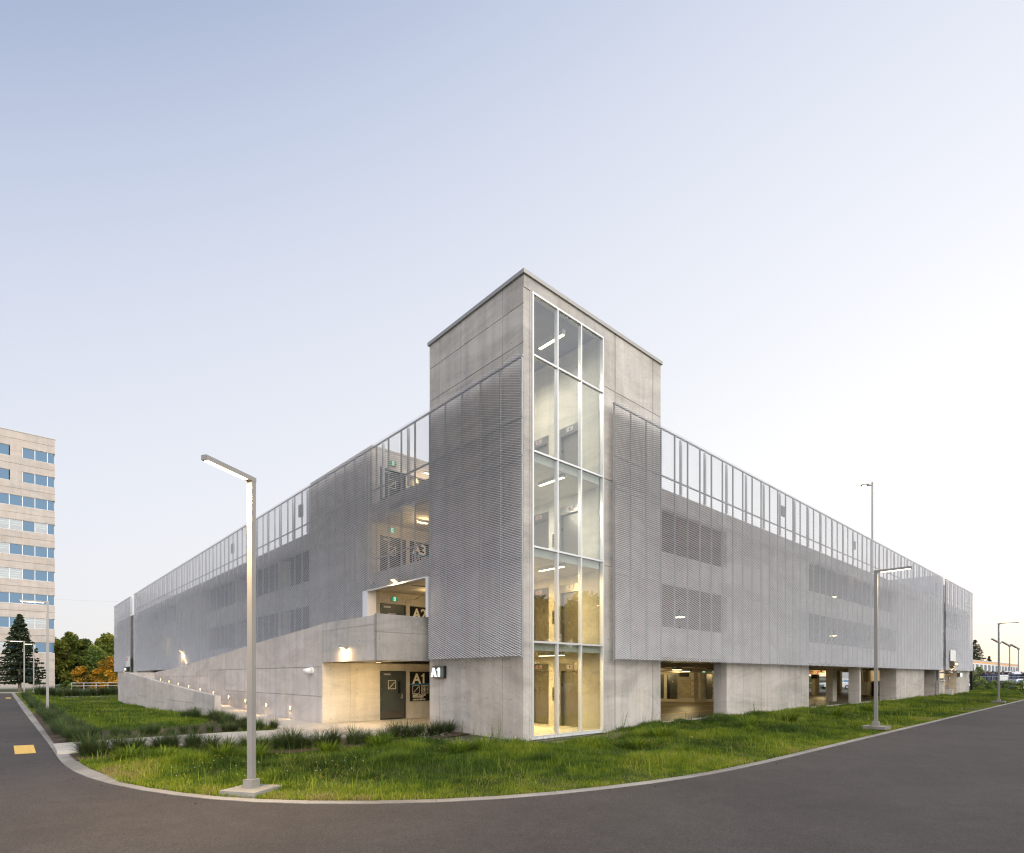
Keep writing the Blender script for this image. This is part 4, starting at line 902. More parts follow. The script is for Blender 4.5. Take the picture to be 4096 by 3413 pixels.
for i, tp in enumerate(tops):
    zb = tp-1.73 if i < 9 else tp-2.2
    # precast band above this window row, in two courses with a joint
    mid = prev-(prev-tp)*.5
    for a, b, in ((mid+.02, prev), (tp, mid-.02)):
        for x0, x1 in ((OX0, -27), (-27, -16.2), (-16.2, OX1)): part('precast_panel', oc, (x0+.015, OZ+random.uniform(0, .01), a, x1-.015, OZ+.45, b), parent=OB); 
        part('precast_return', oc, (OX1-.45, OZ+.46, a, OX1, OZ+22, b), parent=OB)
    solid = [(-11.24, -9.78)] if i < 2 else []
    if i == 9: solid = [(-40, -11.4), (-8.2, -5.58)]
    for s0, s1 in solid: part('precast_panel', oc, (max(s0, OX0), OZ+.004, zb+.004, s1, OZ+.44, tp-.004), parent=OB)
    wband = part('window_band', M['white'], (OX0, OZ+.10, tp-.05, OX1-.3, OZ+.2, tp), (OX0, OZ+.10, zb, OX1-.3, OZ+.2, zb+.05), parent=OB)
    for x0, x1 in zip(mull[1:], mull[:-1]):
        xm = (x0+x1)/2
        if any(a < xm < b for a, b in solid): continue
        lit = (i == 3 and (-11.2 < xm < -9.8 or -8 < xm < -6.6)) or (i == 5 and -11.2 < xm < -9.8) or (i == 7 and -9.7 < xm < -6.6) or (i == 4 and -13 < xm < -11.4) or (i in (3, 5, 8) and xm < -11.4)
        MB().box(x0+.05, OZ+.15, zb+.06, x1-.05, OZ+.165, tp-.06).build('glass_pane', M['oglass_lit'] if lit else M['oglass'], wband)
        MB().box(x0-.05, OZ+.08, zb+.05, x0+.05, OZ+.2, tp-.05).build('window_mullion', M['white'], wband)
        if lit:
            for kk in range(2 if i != 5 else 4): MB().box(x0+.14, OZ+.6+kk*.1, tp-.42-kk*.36, x1-.16, OZ+.64+kk*.1, tp-.36-kk*.36).build('office_light', M['office_tube'], wband)
    prev = zb
part('precast_panel', oc, (OX0, OZ+.003, .2, OX1, OZ+.44, prev-.004), parent=OB); part('precast_return', oc, (OX1-.45, OZ+.46, .2, OX1, OZ+22, prev-.004), parent=OB)
part('coping', M['coping'], (OX0, OZ-.05, 42.06, OX1+.05, OZ+.5, 42.16), parent=OB); part('office_plinth', M['post'], (OX0, OZ-.02, -.3, OX1+.02, OZ+.5, .195), parent=OB)

# ------------------------------------------------------------------ vegetation builders
def blades(base, h, lean, az, width, seg=2, tint=None):
    """arrays of blades; base (n,3), h heights, lean 0..1.5 horizontal reach as share of height, az direction"""
    n = len(base); V = np.zeros((n, seg*2+1, 3)); dirv = np.stack([np.cos(az), np.sin(az), np.zeros(n)], 1); side = np.stack([-np.sin(az), np.cos(az), np.zeros(n)], 1)
    for k in range(seg+1):
        t = k/seg
        c = base + dirv*(h*lean*t**2)[:, None] + np.stack([np.zeros(n), np.zeros(n), h*(t - .28*np.minimum(lean, 1.4)*t**3)], 1)
        if k < seg:
            w = (width*(1-t*.55)/2)[:, None]; V[:, 2*k] = c-side*w; V[:, 2*k+1] = c+side*w
        else: V[:, 2*seg] = c
    idx = np.arange(n)[:, None]*(seg*2+1)
    quads = np.concatenate([idx + np.array([[2*k, 2*k+1, 2*k+3, 2*k+2]]) for k in range(seg-1)]) if seg > 1 else np.zeros((0, 4), int)
    tris = idx + np.array([[2*seg-2, 2*seg-1, 2*seg]])
    A = None if tint is None else np.repeat(tint, seg*2+1)
    return V.reshape(-1, 3), ([quads, tris] if len(quads) else [tris]), A
def vnoise(x, y, s, seed=0):                    # cheap smooth value noise
    r = np.random.default_rng(seed).random((64, 64)); X = x/s; Y = y/s
    xi = np.floor(X).astype(int); yi = np.floor(Y).astype(int); fx = X-xi; fy = Y-yi; fx = fx*fx*(3-2*fx); fy = fy*fy*(3-2*fy)
    a = r[xi % 64, yi % 64]; b = r[(xi+1) % 64, yi % 64]; c = r[xi % 64, (yi+1) % 64]; d = r[(xi+1) % 64, (yi+1) % 64]
    return (a*(1-fx)+b*fx)*(1-fy)+(c*(1-fx)+d*fx)*fy
# lawn grass: real blades, thinner with distance
cpx = np.array(CP)
LAWNP = [(x+n_[0]*(.145 if y < 2 else .31), y+n_[1]*(.145 if y < 2 else .31)) for (x, y), n_ in zip(CP, nrm)] + [(95, -.06), (.0, -.06), (-.06, .0), (-.06, 4.1), (-.06, 17), (-4.5, 17.2), (-4.52, 48), (0, 48.2), (0, 92)]
def scatter(x0, x1, y0, y1, dens, seed):
    r = np.random.default_rng(seed); n = int((x1-x0)*(y1-y0)*dens); x = r.uniform(x0, x1, n); y = r.uniform(y0, y1, n)
    k = inpoly(x, y, LAWNP) & ~inpoly(x, y, WALK)
    return x[k], y[k]
regs = [(-11.2, -2, -6.8, 6.5, 3600), (-2, 12, -6.9, .1, 2800), (12, 30, -6.9, .1, 1300), (30, 95, -6.9, .1, 260), (-11.2, -4.4, 6.5, 22, 900), (-11.2, -2.2, 22, 49, 420), (-11.3, .2, 49, 92, 110)]
for ri, (x0, x1, y0, y1, dn) in enumerate(regs):
    x, y = scatter(x0, x1, y0, y1, dn, 20+ri); r = np.random.default_rng(50+ri)
    big = vnoise(x, y, 2.6, 1); med = vnoise(x, y, .8, 2); fine = vnoise(x, y, .28, 3)
    bed = np.zeros(len(x), bool)
    for B in BEDS: bed |= inpoly(x, y, B)
    dirt = ((x-2.4)/2.5)**2+((y+.65)/.75)**2 < .8+.5*med
    keep = (r.random(len(x)) < (.40+.75*med)) & ~(bed & (r.random(len(x)) < .90)) & ~(dirt & (r.random(len(x)) < .93)) & ~((big < .2) & (med < .3) & (r.random(len(x)) < .4))
    x, y, big, med, fine = (a[keep] for a in (x, y, big, med, fine)); n = len(x)
    # grass is longer next to walls and in the middle of the strip, mown by the kerb
    kd = kerbdist(x, y)
    nearwall = np.exp(-np.maximum(0, -y)/.9)*(x > -1)
    far = math.sqrt(3000/dn); lg = vnoise(x+50, y+80, 1.5, 9)
    h = (.07+.24*np.clip(lg*1.5-.35, 0, 1)*np.clip(kd/2.2, .35, 1)+.10*(med > .62)*np.clip(kd-.8, 0, 1)+.04*nearwall)*r.uniform(.55, 1.35, n)*np.where(((x-2.2)/2.4)**4+((y+.2)/1.3)**2 < 1, .42, 1)*(.80 if dn > 2000 else .62)
    tall = (r.random(n) < .012) & (kd > .5); h[tall] = r.uniform(.28, .5, tall.sum())
    tint = np.clip(.33+.5*(fine-.5)+.6*(big-.5)+.6*(lg-.5)+.34*np.exp(-kd/1.2)-.16*np.exp(-((kd-2.6)/1.1)**2)+r.normal(0, .14, n)+.25*(r.random(n) < .05)-.12*nearwall, 0, 1)
    dry = (vnoise(x+11, y+37, 1.1, 12) > .70) & (r.random(n) < .13); tint[dry] = np.clip(r.normal(.93, .06, dry.sum()), 0, 1)
    w = (.0085+.006*r.random(n))*min(far, 2.8)
    if dn > 1000: V, Fq, A = blades(np.stack([x, y, zlv(x, y, kd)-.008], 1), h, r.uniform(.1, .95, n), r.uniform(0, 6.283, n), w, 2, tint)
    else: V, Fq, A = blades(np.stack([x, y, zlv(x, y, kd)-.008], 1), h, r.uniform(.1, .8, n), r.uniform(0, 6.283, n), w, 1, tint)
    o = npmesh('grass', V, Fq, M['grass'], attr=A, origin=((x0+x1)/2, (y0+y1)/2, 0)); o['kind'] = 'stuff'; o['label'] = 'green unmown lawn grass between kerb and garage'
r = np.random.default_rng(91); m = MB()
for _ in range(260):
    i = r.integers(8, len(CP)-60); (x, y), (nx, ny) = CP[i], nrm[i]; q = -abs(r.normal(0, .16))-.02 if r.random() < .85 else -r.uniform(.3, 3); px, py = x+nx*q+r.normal(0, .2)*ny, y+ny*q-r.normal(0, .2)*nx
    a = r.uniform(0, 3.14); L_ = r.uniform(.012, .045); m.obox((px, py, zr(px, py)+.006), L_, L_*r.uniform(.3, .8), .008, a)
o = m.build('kerb_litter', simple('litter', (.05, .038, .025), .9, vary=.6, nscale=9)); o['kind'] = 'stuff'; o['label'] = 'dark leaf litter and grit along the kerb'
# white and yellow wild flowers in the grass
for nm, col_, seed, spots in (('white_wildflowers', (.75, .75, .70), 3, [(-1.2, -.5, 1.2, .5, 115), (-2.6, 2.0, 1.2, .5, 70), (-6.5, -.6, 1.8, .9, 14), (-8, .5, 1.5, 1, 14), (8.5, -.9, 3, .5, 60), (16, -.8, 5, .6, 40), (-7, 30, 2, 10, 60)]), ('yellow_wildflowers', (.75, .52, .02), 4, [(-8.5, 1.0, 2, 1.3, 26), (2, -3.8, 2.5, .8, 30), (-6, -1, 2, 1.5, 12), (9, -4, 4, 1, 25), (-7, 32, 2, 9, 70)])):
    r = np.random.default_rng(seed); m = MB()
    for (cx, cy, sx, sy, nn) in spots:
        for _ in range(nn):
            x, y = r.normal(cx, sx*.6), r.normal(cy, sy*.6)
            if not inpoly(np.array([x]), np.array([y]), LAWNP)[0] or inpoly(np.array([x]), np.array([y]), WALK)[0]: continue
            z = zl(x, y)+r.uniform(.10, .30); s = r.uniform(.007, .014)
            m.add([(x-s, y, z), (x, y-s, z+.004), (x+s, y, z), (x, y+s, z-.004), (x, y, z+.013)], [(0, 1, 4), (1, 2, 4), (2, 3, 4), (3, 0, 4)])
    o = m.build(nm, simple(nm, col_, .6)); o['kind'] = 'stuff'; o['label'] = nm.replace('_', ' ')+' scattered over the lawn'
# ornamental grass clumps
ORD = 'first second third fourth fifth sixth seventh eighth ninth tenth eleventh twelfth thirteenth fourteenth fifteenth sixteenth seventeenth eighteenth nineteenth twentieth'.split()
ORD += ['twenty-'+o_ for o_ in ORD[:9]]
def clump_mesh(seed, nb, h, spread, wid=.009, seg=4):
    r = np.random.default_rng(seed); a = r.uniform(0, 6.283, nb); rad = np.sqrt(r.random(nb))*.14
    base = np.stack([np.cos(a)*rad, np.sin(a)*rad, np.full(nb, -.03)], 1)
    hh = h*r.uniform(.45, 1.15, nb); lean = np.clip(r.gamma(3, .22, nb)*spread, .05, 1.5); az = a+r.normal(0, .5, nb)
    hh = hh*(1-.25*np.clip(lean-.5, 0, 1))
    tint = np.clip(.38+r.normal(0, .17, nb)+.45*(r.random(nb) < .05), 0, 1)
    V, Fq, A = blades(base, hh, lean, az, wid*r.uniform(.7, 1.5, nb), seg, tint)
    me_o = npmesh('ornamental_grass', V, Fq, M['clump'], attr=A); me = me_o.data; bpy.data.objects.remove(me_o); return me
CL = [clump_mesh(i, 680, .72, 1.2) for i in range(4)] + [clump_mesh(10+i, 260, .75, .9, .014, 3) for i in range(3)]
def add_clump(me, x, y, s, label, group, z=None):
    o = bpy.data.objects.new('ornamental_grass', me); COL.objects.link(o); o.location = (x, y, zl(x, y)+.02 if z is None else z)
    o.rotation_euler = (0, 0, random.uniform(0, 6.28)); o.scale = (s*random.uniform(.9, 1.15), s*random.uniform(.9, 1.15), s*random.uniform(.85, 1.15))
    tag(o, label, 'ornamental grass', group, 'thing')
front = [(-10.6, 5.75), (-10.2, 5.45), (-9.75, 5.6), (-9.4, 5.2), (-8.95, 5.45), (-8.6, 5.15), (-8.25, 4.75), (-7.85, 4.2), (-7.55, 3.75), (-7.1, 3.65), (-6.75, 3.4), (-6.4, 3.45), (-6.05, 3.2), (-5.7, 3.2), (-5.25, 3.1), (-4.85, 3.05), (-4.35, 2.95), (-3.85, 3.05), (-3.35, 2.9), (-2.85, 3.05), (-2.35, 2.95), (-1.85, 3.15), (-1.35, 3.1), (-.85, 3.3), (-.4, 3.45)]
for i, (x, y) in enumerate(front):
    lb = 'dark arching grass clump, %s from the kerb end of the row before the walkway' % ORD[i]
    if i == 0: lb = 'grass clump at the kerb end of the front row by the walkway'
    if i == len(front)-1: lb = 'grass clump touching the tower wall at the end of the front row'
    add_clump(CL[i % 4], x+random.uniform(-.08, .08), y+random.uniform(-.1, .1), random.uniform(.78, 1.0), lb, 'front row of ornamental grass')
for i in range(15):
    t = i/14; x = -10.3+5.6*t+random.uniform(-.1, .1); y = (9.55-.75*t)+random.uniform(-.1, .15)
    add_clump(CL[i % 4], x, y, random.uniform(.5, .72), 'dark grass clump, %s from the kerb in the row behind the walkway' % ORD[i], 'row of ornamental grass behind the walkway')
for i in range(12):
    x = -4.75-random.uniform(0, 1.3); y = random.uniform(9.6, 16.6)
    add_clump(CL[i % 4], x, y, random.uniform(.68, .95), 'grass clump at the end of the low ramp wall, %s of the bed' % ORD[i], 'wedge bed of ornamental grass')
k = 0
y = 9.4
while y < 66:
    for _ in range(2 if y < 30 else 1):
        x = -10.75+random.uniform(0, .75 if y < 30 else .45)
        add_clump(CL[4+k % 3] if y > 16 else CL[k % 4], x, y+random.uniform(-.15, .15), random.uniform(.55, .85), 'green grass clump in the long band along the left kerb', 'band of ornamental grass along the left kerb'); k += 1
    y += .62+.016*max(0, y-9)
for i in range(15):
    add_clump(CL[4+i % 3], -9.2+.55*i+random.uniform(-.1, .1), 67.6+.2*i*.3+random.uniform(-.3, .3), random.uniform(1.5, 1.9), 'dark grass clump, %s from the left in the far hedge row' % ORD[i], 'far hedge row of grass')
# pale strip and far left street
part('far_path', M['walk'], (-9.6, 65.8, -.42, .0, 66.9, -.30))
for o in [o for o in COL.objects if o.name == 'far_path']: o.parent = None; o.location = WPOS[o.name]; o['kind'] = 'structure'
def struct(name, mat, *b):
    m = MB()
    for q in b: m.box(*q)
    o = m.build(name, mat); o['kind'] = 'structure'; return o
struct('cross_street', M['asphalt'], (-60, 72.5, -.3, -10.9, 80, -.16)); struct('cross_kerb', M['kerb'], (-60, 80, -.3, -10.0, 80.5, .02), (-60, 80.01, -.3, -10.2, 81.0, .0)); struct('office_lawn', M['far_ground'], (-60, 81, -.4, 10, 140, -.02)); struct('lawn_beyond', M['far_ground'], (-10.6, 69.5, -.5, 12, 92, -.12))
# leafy weeds by the walls
def weed_mesh(seed, h, n=16, ls=.075):
    r = np.random.default_rng(seed); m = MB(); tips = []
    for st in range(3):
        p = Vector((r.normal(0, .03), r.normal(0, .03), 0)); d = Vector((r.normal(0, .18), r.normal(0, .18), 1)).normalized(); hh = h*r.uniform(.6, 1); m.tube(p, p+d*hh, .006, .003, 4, False)
        for i in range(n):
            t = .15+.85*i/n; c = p+d*hh*t; a = i*2.4+r.uniform(0, 1); s = ls*(1.1-.6*t)*r.uniform(.7, 1.2); o = Vector((math.cos(a), math.sin(a), .25)); w = Vector((-math.sin(a), math.cos(a), 0))*s*.32
            m.add([c, c+o*s*.55+w, c+o*s*1.1+Vector((0, 0, -s*.15)), c+o*s*.55-w], [(0, 1, 2, 3)])
    V = np.array([tuple(v) for v in m.v]); q = np.array([f for f in m.f if len(f) == 4]); o = npmesh('weed', V, [q], M['leaf_green'], attr=np.clip(.35+.2*np.random.default_rng(seed).normal(size=len(V)), 0, 1)); me = o.data; bpy.data.objects.remove(o); return me
WM = [weed_mesh(i, .55+.12*i) for i in range(3)]
wl = [(-.45, 1.05, 'leafy weed against the tower wall left of the corner'), (-.4, .72, 'leafy weed nearest the corner on the left tower wall'), (-.5, 1.9, 'weed below the lit A1 sign wall, middle'), (-.45, 2.6, 'small weed near the grass clumps by the tower wall'), (5.9, -.4, 'tall leafy weed by the joint right of the glass'), (6.5, -.35, 'second leafy weed right of the glass wall'), (9.1, -.35, 'single leafy stem in front of the first garage opening'), (15.5, -.4, 'weeds at the foot of the first concrete pier'), (19.5, -.4, 'weeds at the middle of the first concrete pier'), (-4.85, 19.5, 'leafy weed in front of the low ramp wall'), (-4.9, 18.3, 'leafy weed near the end of the low ramp wall'), (4.6, -.4, 'small weed beside the glass wall sill')]
for i, (x, y, lb) in enumerate(wl):
    o = bpy.data.objects.new('weed', WM[i % 3]); COL.objects.link(o); o.location = (x, y, zl(x, y)); o.rotation_euler = (0, 0, i*1.3); s = random.uniform(.75, 1.2); o.scale = (s, s, s); tag(o, lb, 'weed', 'leafy weeds at the wall foot')
# bright tufts of long grass
TUFT = ['before the dirt strip under the glass', 'right of the glass near the lawn middle', 'beside the one right of the glass', 'left of the tower corner', 'beside the one left of the tower corner', 'just left of the dirt strip', 'below the middle of the grass clump row', 'nearest the kerb bend on the left', 'second from the kerb bend on the left', 'third from the kerb bend on the left', 'behind the front lamp post', 'in front of the first garage opening', 'in front of the first concrete pier', 'before the right part of the first concrete pier', 'left of the second lamp post', 'near the kerb right of the tower', 'right of the front lamp post']
tm = clump_mesh(40, 420, .46, .9, .010, 3); tm.materials.clear(); tm.materials.append(M['grass'])
for i, (x, y, s) in enumerate(((1.5, -3.2, .95), (3.6, -2.6, 1.3), (4.5, -2.3, 1.05), (-2.3, -.9, 1.2), (-3.0, -.6, 1.1), (-1.6, -1.2, 1.0), (-4.0, 1.9, 1.2), (-9.8, 4.1, 1.0), (-9.2, 3.3, 1.0), (-8.0, 2.9, 1.1), (-7.4, 2.3, 1.05), (9.5, -2.8, 1.2), (14, -2.6, 1.2), (19, -2.9, 1.3), (25, -2.6, 1.3), (7.5, -3.9, 1.0), (-5.6, 1.8, 1.0))):
    o = bpy.data.objects.new('grass_tuft', tm); COL.objects.link(o); o.location = (x, y, zl(x, y)); o.rotation_euler = (0, 0, i*1.7); o.scale = (s*1.5, s*1.5, s); tag(o, 'bright tuft of long grass, '+TUFT[i], 'grass tuft', 'long grass tufts in the lawn')

# ------------------------------------------------------------------ trees
def leaves(cent, size, r, flat=.4):
    n = len(cent); a = r.normal(size=(n, 3)); a /= np.linalg.norm(a, axis=1)[:, None]; b = r.normal(size=(n, 3)); b -= a*np.sum(a*b, 1)[:, None]; b /= np.linalg.norm(b, axis=1)[:, None]
    s = (size*r.uniform(.6, 1.35, n))[:, None]
    V = np.stack([cent-a*s, cent+b*s*.45, cent+a*s, cent-b*s*.45], 1).reshape(-1, 3); F_ = np.arange(n*4).reshape(n, 4); return V, F_
def tree(name, label, x, y, z, h, rad, mat, nl=2600, ls=.22, seed=0, trunk=.30, base=.22, group=None, cat='tree', bark='bark', blobs=26):
    r = np.random.default_rng(seed); t = thing(name, label, cat, (x, y, z), group)
    m = MB(); top = Vector((x+r.normal(0, .3), y+r.normal(0, .3), z+h*.75)); m.tube((x, y, z-.2), (x, y, z+h*base), trunk*.5, trunk*.38, 8); m.tube((x, y, z+h*base), top, trunk*.38, .04, 7)
    C = []
    for i in range(blobs):
        a = r.uniform(0, 6.283); zz = base*.8+(1.0-base*.8)*(i+r.random())/blobs; prof = math.sin(math.pi*min(1, (zz-base*.6)/(1.02-base*.6))**.75)**.7
        rr = rad*prof*r.uniform(.35, 1.0); c = Vector((x+rr*math.cos(a), y+rr*math.sin(a), z+h*min(zz, .96))); C.append((c, rad*r.uniform(.22, .42)))
        if i % 2 == 0: m.tube((x, y, z+h*max(base, zz*.7)), c, trunk*.16, .02, 5)
    m.build('trunk', M[bark], t)
    per = nl//blobs; P = []; T = []
    for c, br in C:
        d = r.normal(size=(per, 3)); d /= np.linalg.norm(d, axis=1)[:, None]; q = np.array(c)+d*(br*r.random(per)**.45)[:, None]*np.array([1.1, 1.1, .8]); P.append(q); T.append(np.clip(.44+.2*r.normal()+.17*r.normal(size=per), 0, 1))
    P = np.concatenate(P); T = np.concatenate(T); V, Fq = leaves(P, np.full(len(P), ls), r); npmesh('crown', V, Fq, mat, t, origin=(x, y, z+h*.6), attr=np.repeat(T, 4)); return t
def spruce(label, x, y, z, h, rad, seed=1, n_w=30, group=None):
    r = np.random.default_rng(seed); t = thing('spruce_tree', label, 'tree', (x, y, z), group); m = MB(); m.tube((x, y, z-.2), (x, y, z+h*.97), .20*h/10, .02, 8); m.build('trunk', M['bark_pale'], t)
    V = []; Fq = []; T = []; n = 0
    for w in range(n_w):
        f = .13+.86*(w/(n_w-1))**.92; L = rad*(1-f)**.8*1.12+.12; nb = int(13-6*f)
        for b in range(nb):
            a = r.uniform(0, 6.283); l = L*r.uniform(.7, 1.12); dv = np.array([math.cos(a), math.sin(a), 0]); sv = np.array([-math.sin(a), math.cos(a), 0])
            for s in range(int(12+26*l/rad)):
                q = r.random()**.7; c = np.array([x, y, z+h*f])+dv*l*q+np.array([0, 0, -.30*l*q+.16*l*q*q])+sv*r.normal(0, .12*l*(.4+q*.6))+np.array([0, 0, r.normal(0, .05)])
                ln = r.uniform(.22, .42)*h/10; dd = dv*.8+sv*r.normal(0, .6)+np.array([0, 0, -.25]); w_ = .13*h/10; up_ = np.array([0, 0, 1.])*w_*r.uniform(.5, 1.2)+sv*w_*r.normal(0, .8)
                V += [c-dd*ln*.5, c+up_, c+dd*ln*.5, c-up_]; Fq.append((n, n+1, n+2, n+3)); n += 4; T += [np.clip(r.normal(.45, .2), 0, 1)]*4
    npmesh('foliage', np.array(V), np.array(Fq), M['needle'], t, origin=(x, y, z+h*.5), attr=np.array(T)); return t
spruce('tall dark spruce in front of the office block', -10.4, 89.5, .05, 10.4, 2.9, 3)
spruce('small dark evergreen cut by the left picture edge', -14.2, 88, .05, 3.8, 1.7, 5, 14)
bx = [(-5.2, 128, 9.6, 2.6, 'leaf_green', 'green poplar half hidden behind the office corner'), (-1.6, 131, 9.0, 2.8, 'leaf_pale', 'yellowing poplar behind the first two poplars'), (4.2, 131, 10.6, 2.8, 'leaf_green', 'dark poplar behind the lamp-tinted shrubs'), (9.6, 128, 9.8, 3.0, 'leaf_pale', 'pale poplar left behind the tallest tree'), (-3.0, 122, 10.5, 2.6, 'leaf_pale', 'yellow green poplar just right of the office block'), (-.2, 126, 9.4, 2.4, 'leaf_green', 'green poplar second from the office block'), (2.6, 120, 10.2, 2.7, 'leaf_pale', 'pale poplar behind the lamp-tinted shrub'), (5.6, 124, 10.0, 2.6, 'leaf_pale', 'pale poplar left of the tallest dark tree'), (8.6, 118, 9.4, 2.6, 'leaf_green', 'low green tree left of the garage'), (12.0, 116, 15.0, 3.8, 'leaf_green', 'tallest dark green tree beside the garage edge'), (17, 116, 13, 3.8, 'leaf_green', 'dark green tree partly behind the garage'), (.8, 118, 7.4, 2.6, 'leaf_green', 'small bushy tree behind the railing'), (6.5, 113, 7.0, 2.8, 'leaf_green', 'rounded bush tree behind the lamp-tinted shrub')]
for i, (x, y, h, rd, mt, lb) in enumerate(bx): tree('broadleaf_tree', lb, x, y, -.2, h, rd, M[mt], 7000, .27, 100+i, .25, .10, 'trees left of the garage', blobs=44)
ab = [(1.5, 101, 5.0, 2.5, 'shrub tinted amber as if lamplit, left of the others by the white railing'), (5.2, 100, 6.6, 3.2, 'largest tree tinted amber as if lamplit, behind the railing'), (9.0, 99, 7.4, 3.2, 'tree tinted amber as if lamplit, beside the far garage corner'), (-2.6, 103, 3.4, 1.6, 'small shrub tinted amber as if lamplit, touching the office block corner')]
for i, (x, y, h, rd, lb) in enumerate(ab): tree('lamp_tinted_shrub', lb, x, y, -.1, h, rd, M['leaf_lamp_tint'], 5200, .2, 200+i, .22, .10, 'lamp-tinted shrubs left of the garage', 'shrub', blobs=30)
hb = [(-4.8, 96, 1.3, 1.0, 'low bush at the foot of the office block'), (6.4, 92, 3.1, 1.1, 'dark bush left of the green utility box'), (9.6, 90, 4.2, .9, 'dark upright bush right of the green utility box'), (2.2, 97, 1.3, 1.4, 'low hedge tinted amber as if lamplit, under the railing'), (-.8, 98, 1.2, 1.4, 'low hedge tinted amber as if lamplit, by the office corner')]
for i, (x, y, h, rd, lb) in enumerate(hb): tree('bush', lb, x, y, -.1, h, rd, M['leaf_lamp_tint' if 'amber' in lb else 'leaf_green'], 1500, .13, 300+i, .1, .05, 'bushes left of the garage', 'bush', blobs=16)
t = thing('utility_box', 'grey green utility box between dark bushes', 'utility box', (8.0, 91, -.1)); part('cabinet', simple('utility_green', (.10, .17, .16), .5), (7.1, 90.6, -.1, 8.9, 91.6, 2.7), parent=t); part('lid', M['post'], (7.05, 90.55, 2.7, 8.95, 91.65, 2.8), parent=t)
t = thing('white_railing', 'white pipe railing in front of the lamp-tinted shrubs', 'railing', (1, 95, 0))
for z in (.95, .5): m = MB(); m.tube((-4.5, 95.0, z), (6.2, 94.6, z), .04); m.build('rail', M['white'], t)
for i in range(8): m = MB(); m.tube((-4.4+1.5*i, 95.0-.06*i, -.1), (-4.4+1.5*i, 95.0-.06*i, .95), .04); m.build('rail_post', M['white'], t)
# trees behind the camera across the road, seen only as reflections in the glass
for i in range(19): tree('roadside_tree', 'broadleaf tree, %s of the row across the road behind the camera' % ORD[i], 4+4.2*i+random.uniform(-.6, .6), -31+random.uniform(-1.5, 1.5), -.5, random.uniform(10.8, 11.8), 4.6, M['leaf_green'], 2400, .55, 400+i, .3, .15, 'trees across the road', blobs=18)

# ------------------------------------------------------------------ far right background
struct('side_path', M['walk'], (59.5, -1.55, -.2, 95, -.35, .02)); struct('side_road', M['asphalt'], (74.5, 4.2, -.2, 140, 12, -.02)); struct('right_lawn', M['far_ground'], (74.2, -.3, -.3, 140, 4.2, -.01)); struct('rear_yard', M['far_ground'], (75, 12.05, -.35, 140, 60, -.06))
gx, gy = [], []
r = np.random.default_rng(77); n = 9000; x = r.uniform(67, 112, n); y = r.uniform(-.25, 2.9, n)
V, Fq, A = blades(np.stack([x, y, np.full(n, -.01)], 1), r.uniform(.08, .3, n), r.uniform(.1, .8, n), r.uniform(0, 6.28, n), np.full(n, .035), 1, np.clip(r.normal(.45, .2, n), 0, 1)); o = npmesh('grass', V, Fq, M['grass'], attr=A); o['kind'] = 'stuff'; o['label'] = 'grass beyond the far right corner of the garage'
WB = thing('long_white_building', 'low white building with orange stripe and dark windows', 'building', (180, 12, 0))
wy = 9.55; wc = simple('white_render', (.62, .62, .60), .8, vary=.05, nscale=.5)
part('wall', wc, (138, wy+.2, -.2, 216, wy+14, 5.5), parent=WB); part('parapet_band', simple('grey_band', (.45, .43, .40), .8), (137.9, wy, 5.3, 216.1, wy+.19, 5.58), parent=WB); part('orange_band', simple('orange_band', (.75, .36, .14), .7), (137.9, wy-.02, 4.93, 216.1, wy+.19, 5.29), parent=WB)
part('wall_face', wc, (137.9, wy, 4.6, 216.1, wy+.19, 4.92), (137.9, wy, -.2, 216.1, wy+.19, .5), parent=WB)
for i in range(14):
    x = 139.5+5.45*i; w_ = part('window', M['dark'], (x, wy+.12, .51, x+3.6, wy+.19, 4.59), parent=WB); part('pane', M['oglass'], (x+.15, wy+.10, .6, x+1.7, wy+.119, 4.5), (x+1.9, wy+.10, .6, x+3.45, wy+.119, 4.5), parent=w_)
    part('pier', wc, (x+3.6, wy-.1, .5, x+5.45, wy+.185, 4.6), parent=WB)
for (x, y, h, rd, lb, sd) in ((176, 14, 11.5, 4.5, 'dark spreading conifer behind the white building', 1), (150, 22, 7.5, 2.6, 'small conifer top left of the white building', 2), (214, 16, 8.2, 2.0, 'tiny conifer behind the middle of the white building', 3), (232, 2, 11, 4.5, 'dark conifer at the right picture edge', 4)):
    spruce(lb, x, y, 0, h, rd, 30+sd, 26)
for (x, y, h, rd, lb) in ((205, -3, 5.8, 5, 'green bush tree right of the white building'), (197, -9, 5.0, 4.5, 'green bush tree at the right picture edge'), (225, -8, 6.5, 5, 'second green tree at the right picture edge')):
    tree('broadleaf_tree', lb, x, y, -.2, h, rd, M['leaf_pale'], 1800, .4, int(x), .3, .1, 'trees right of the white building', blobs=22)
tree('young_tree', 'young green tree beside the black post at the garage corner', 86.2, .9, -.05, 3.3, 1.0, M['leaf_green'], 2600, .085, 61, .08, .06, blobs=26)
for i, (x, y, h, rd) in enumerate(((88.5, -.4, 1.4, 1.1), (90.5, -1.6, 1.3, 1.2), (92, -2.4, 1.2, 1.1), (93, -3.2, 1.5, 1.2), (96, -4.6, 1.7, 1.3), (89.5, .6, 1.3, 1.1), (94.2, -3.9, 1.2, 1.1))):
    tree('roadside_bush', 'scrubby bush, %s in the row before the blue containers' % ORD[i], x, y, -.1, h, rd, M['leaf_green'], 900, .10, 500+i, .06, .03, 'scrubby bushes before the containers', 'bush', blobs=12)
t = thing('black_post', 'tall thin black post at the far garage corner', 'post', (83.8, 1.22, 0)); part('post', M['black'], (83.65, 1.1, -.1, 83.9, 1.35, 4.45), parent=t)
M['cblue'] = simple('container_blue', (.022, .035, .085), .55, vary=.2, nscale=2)
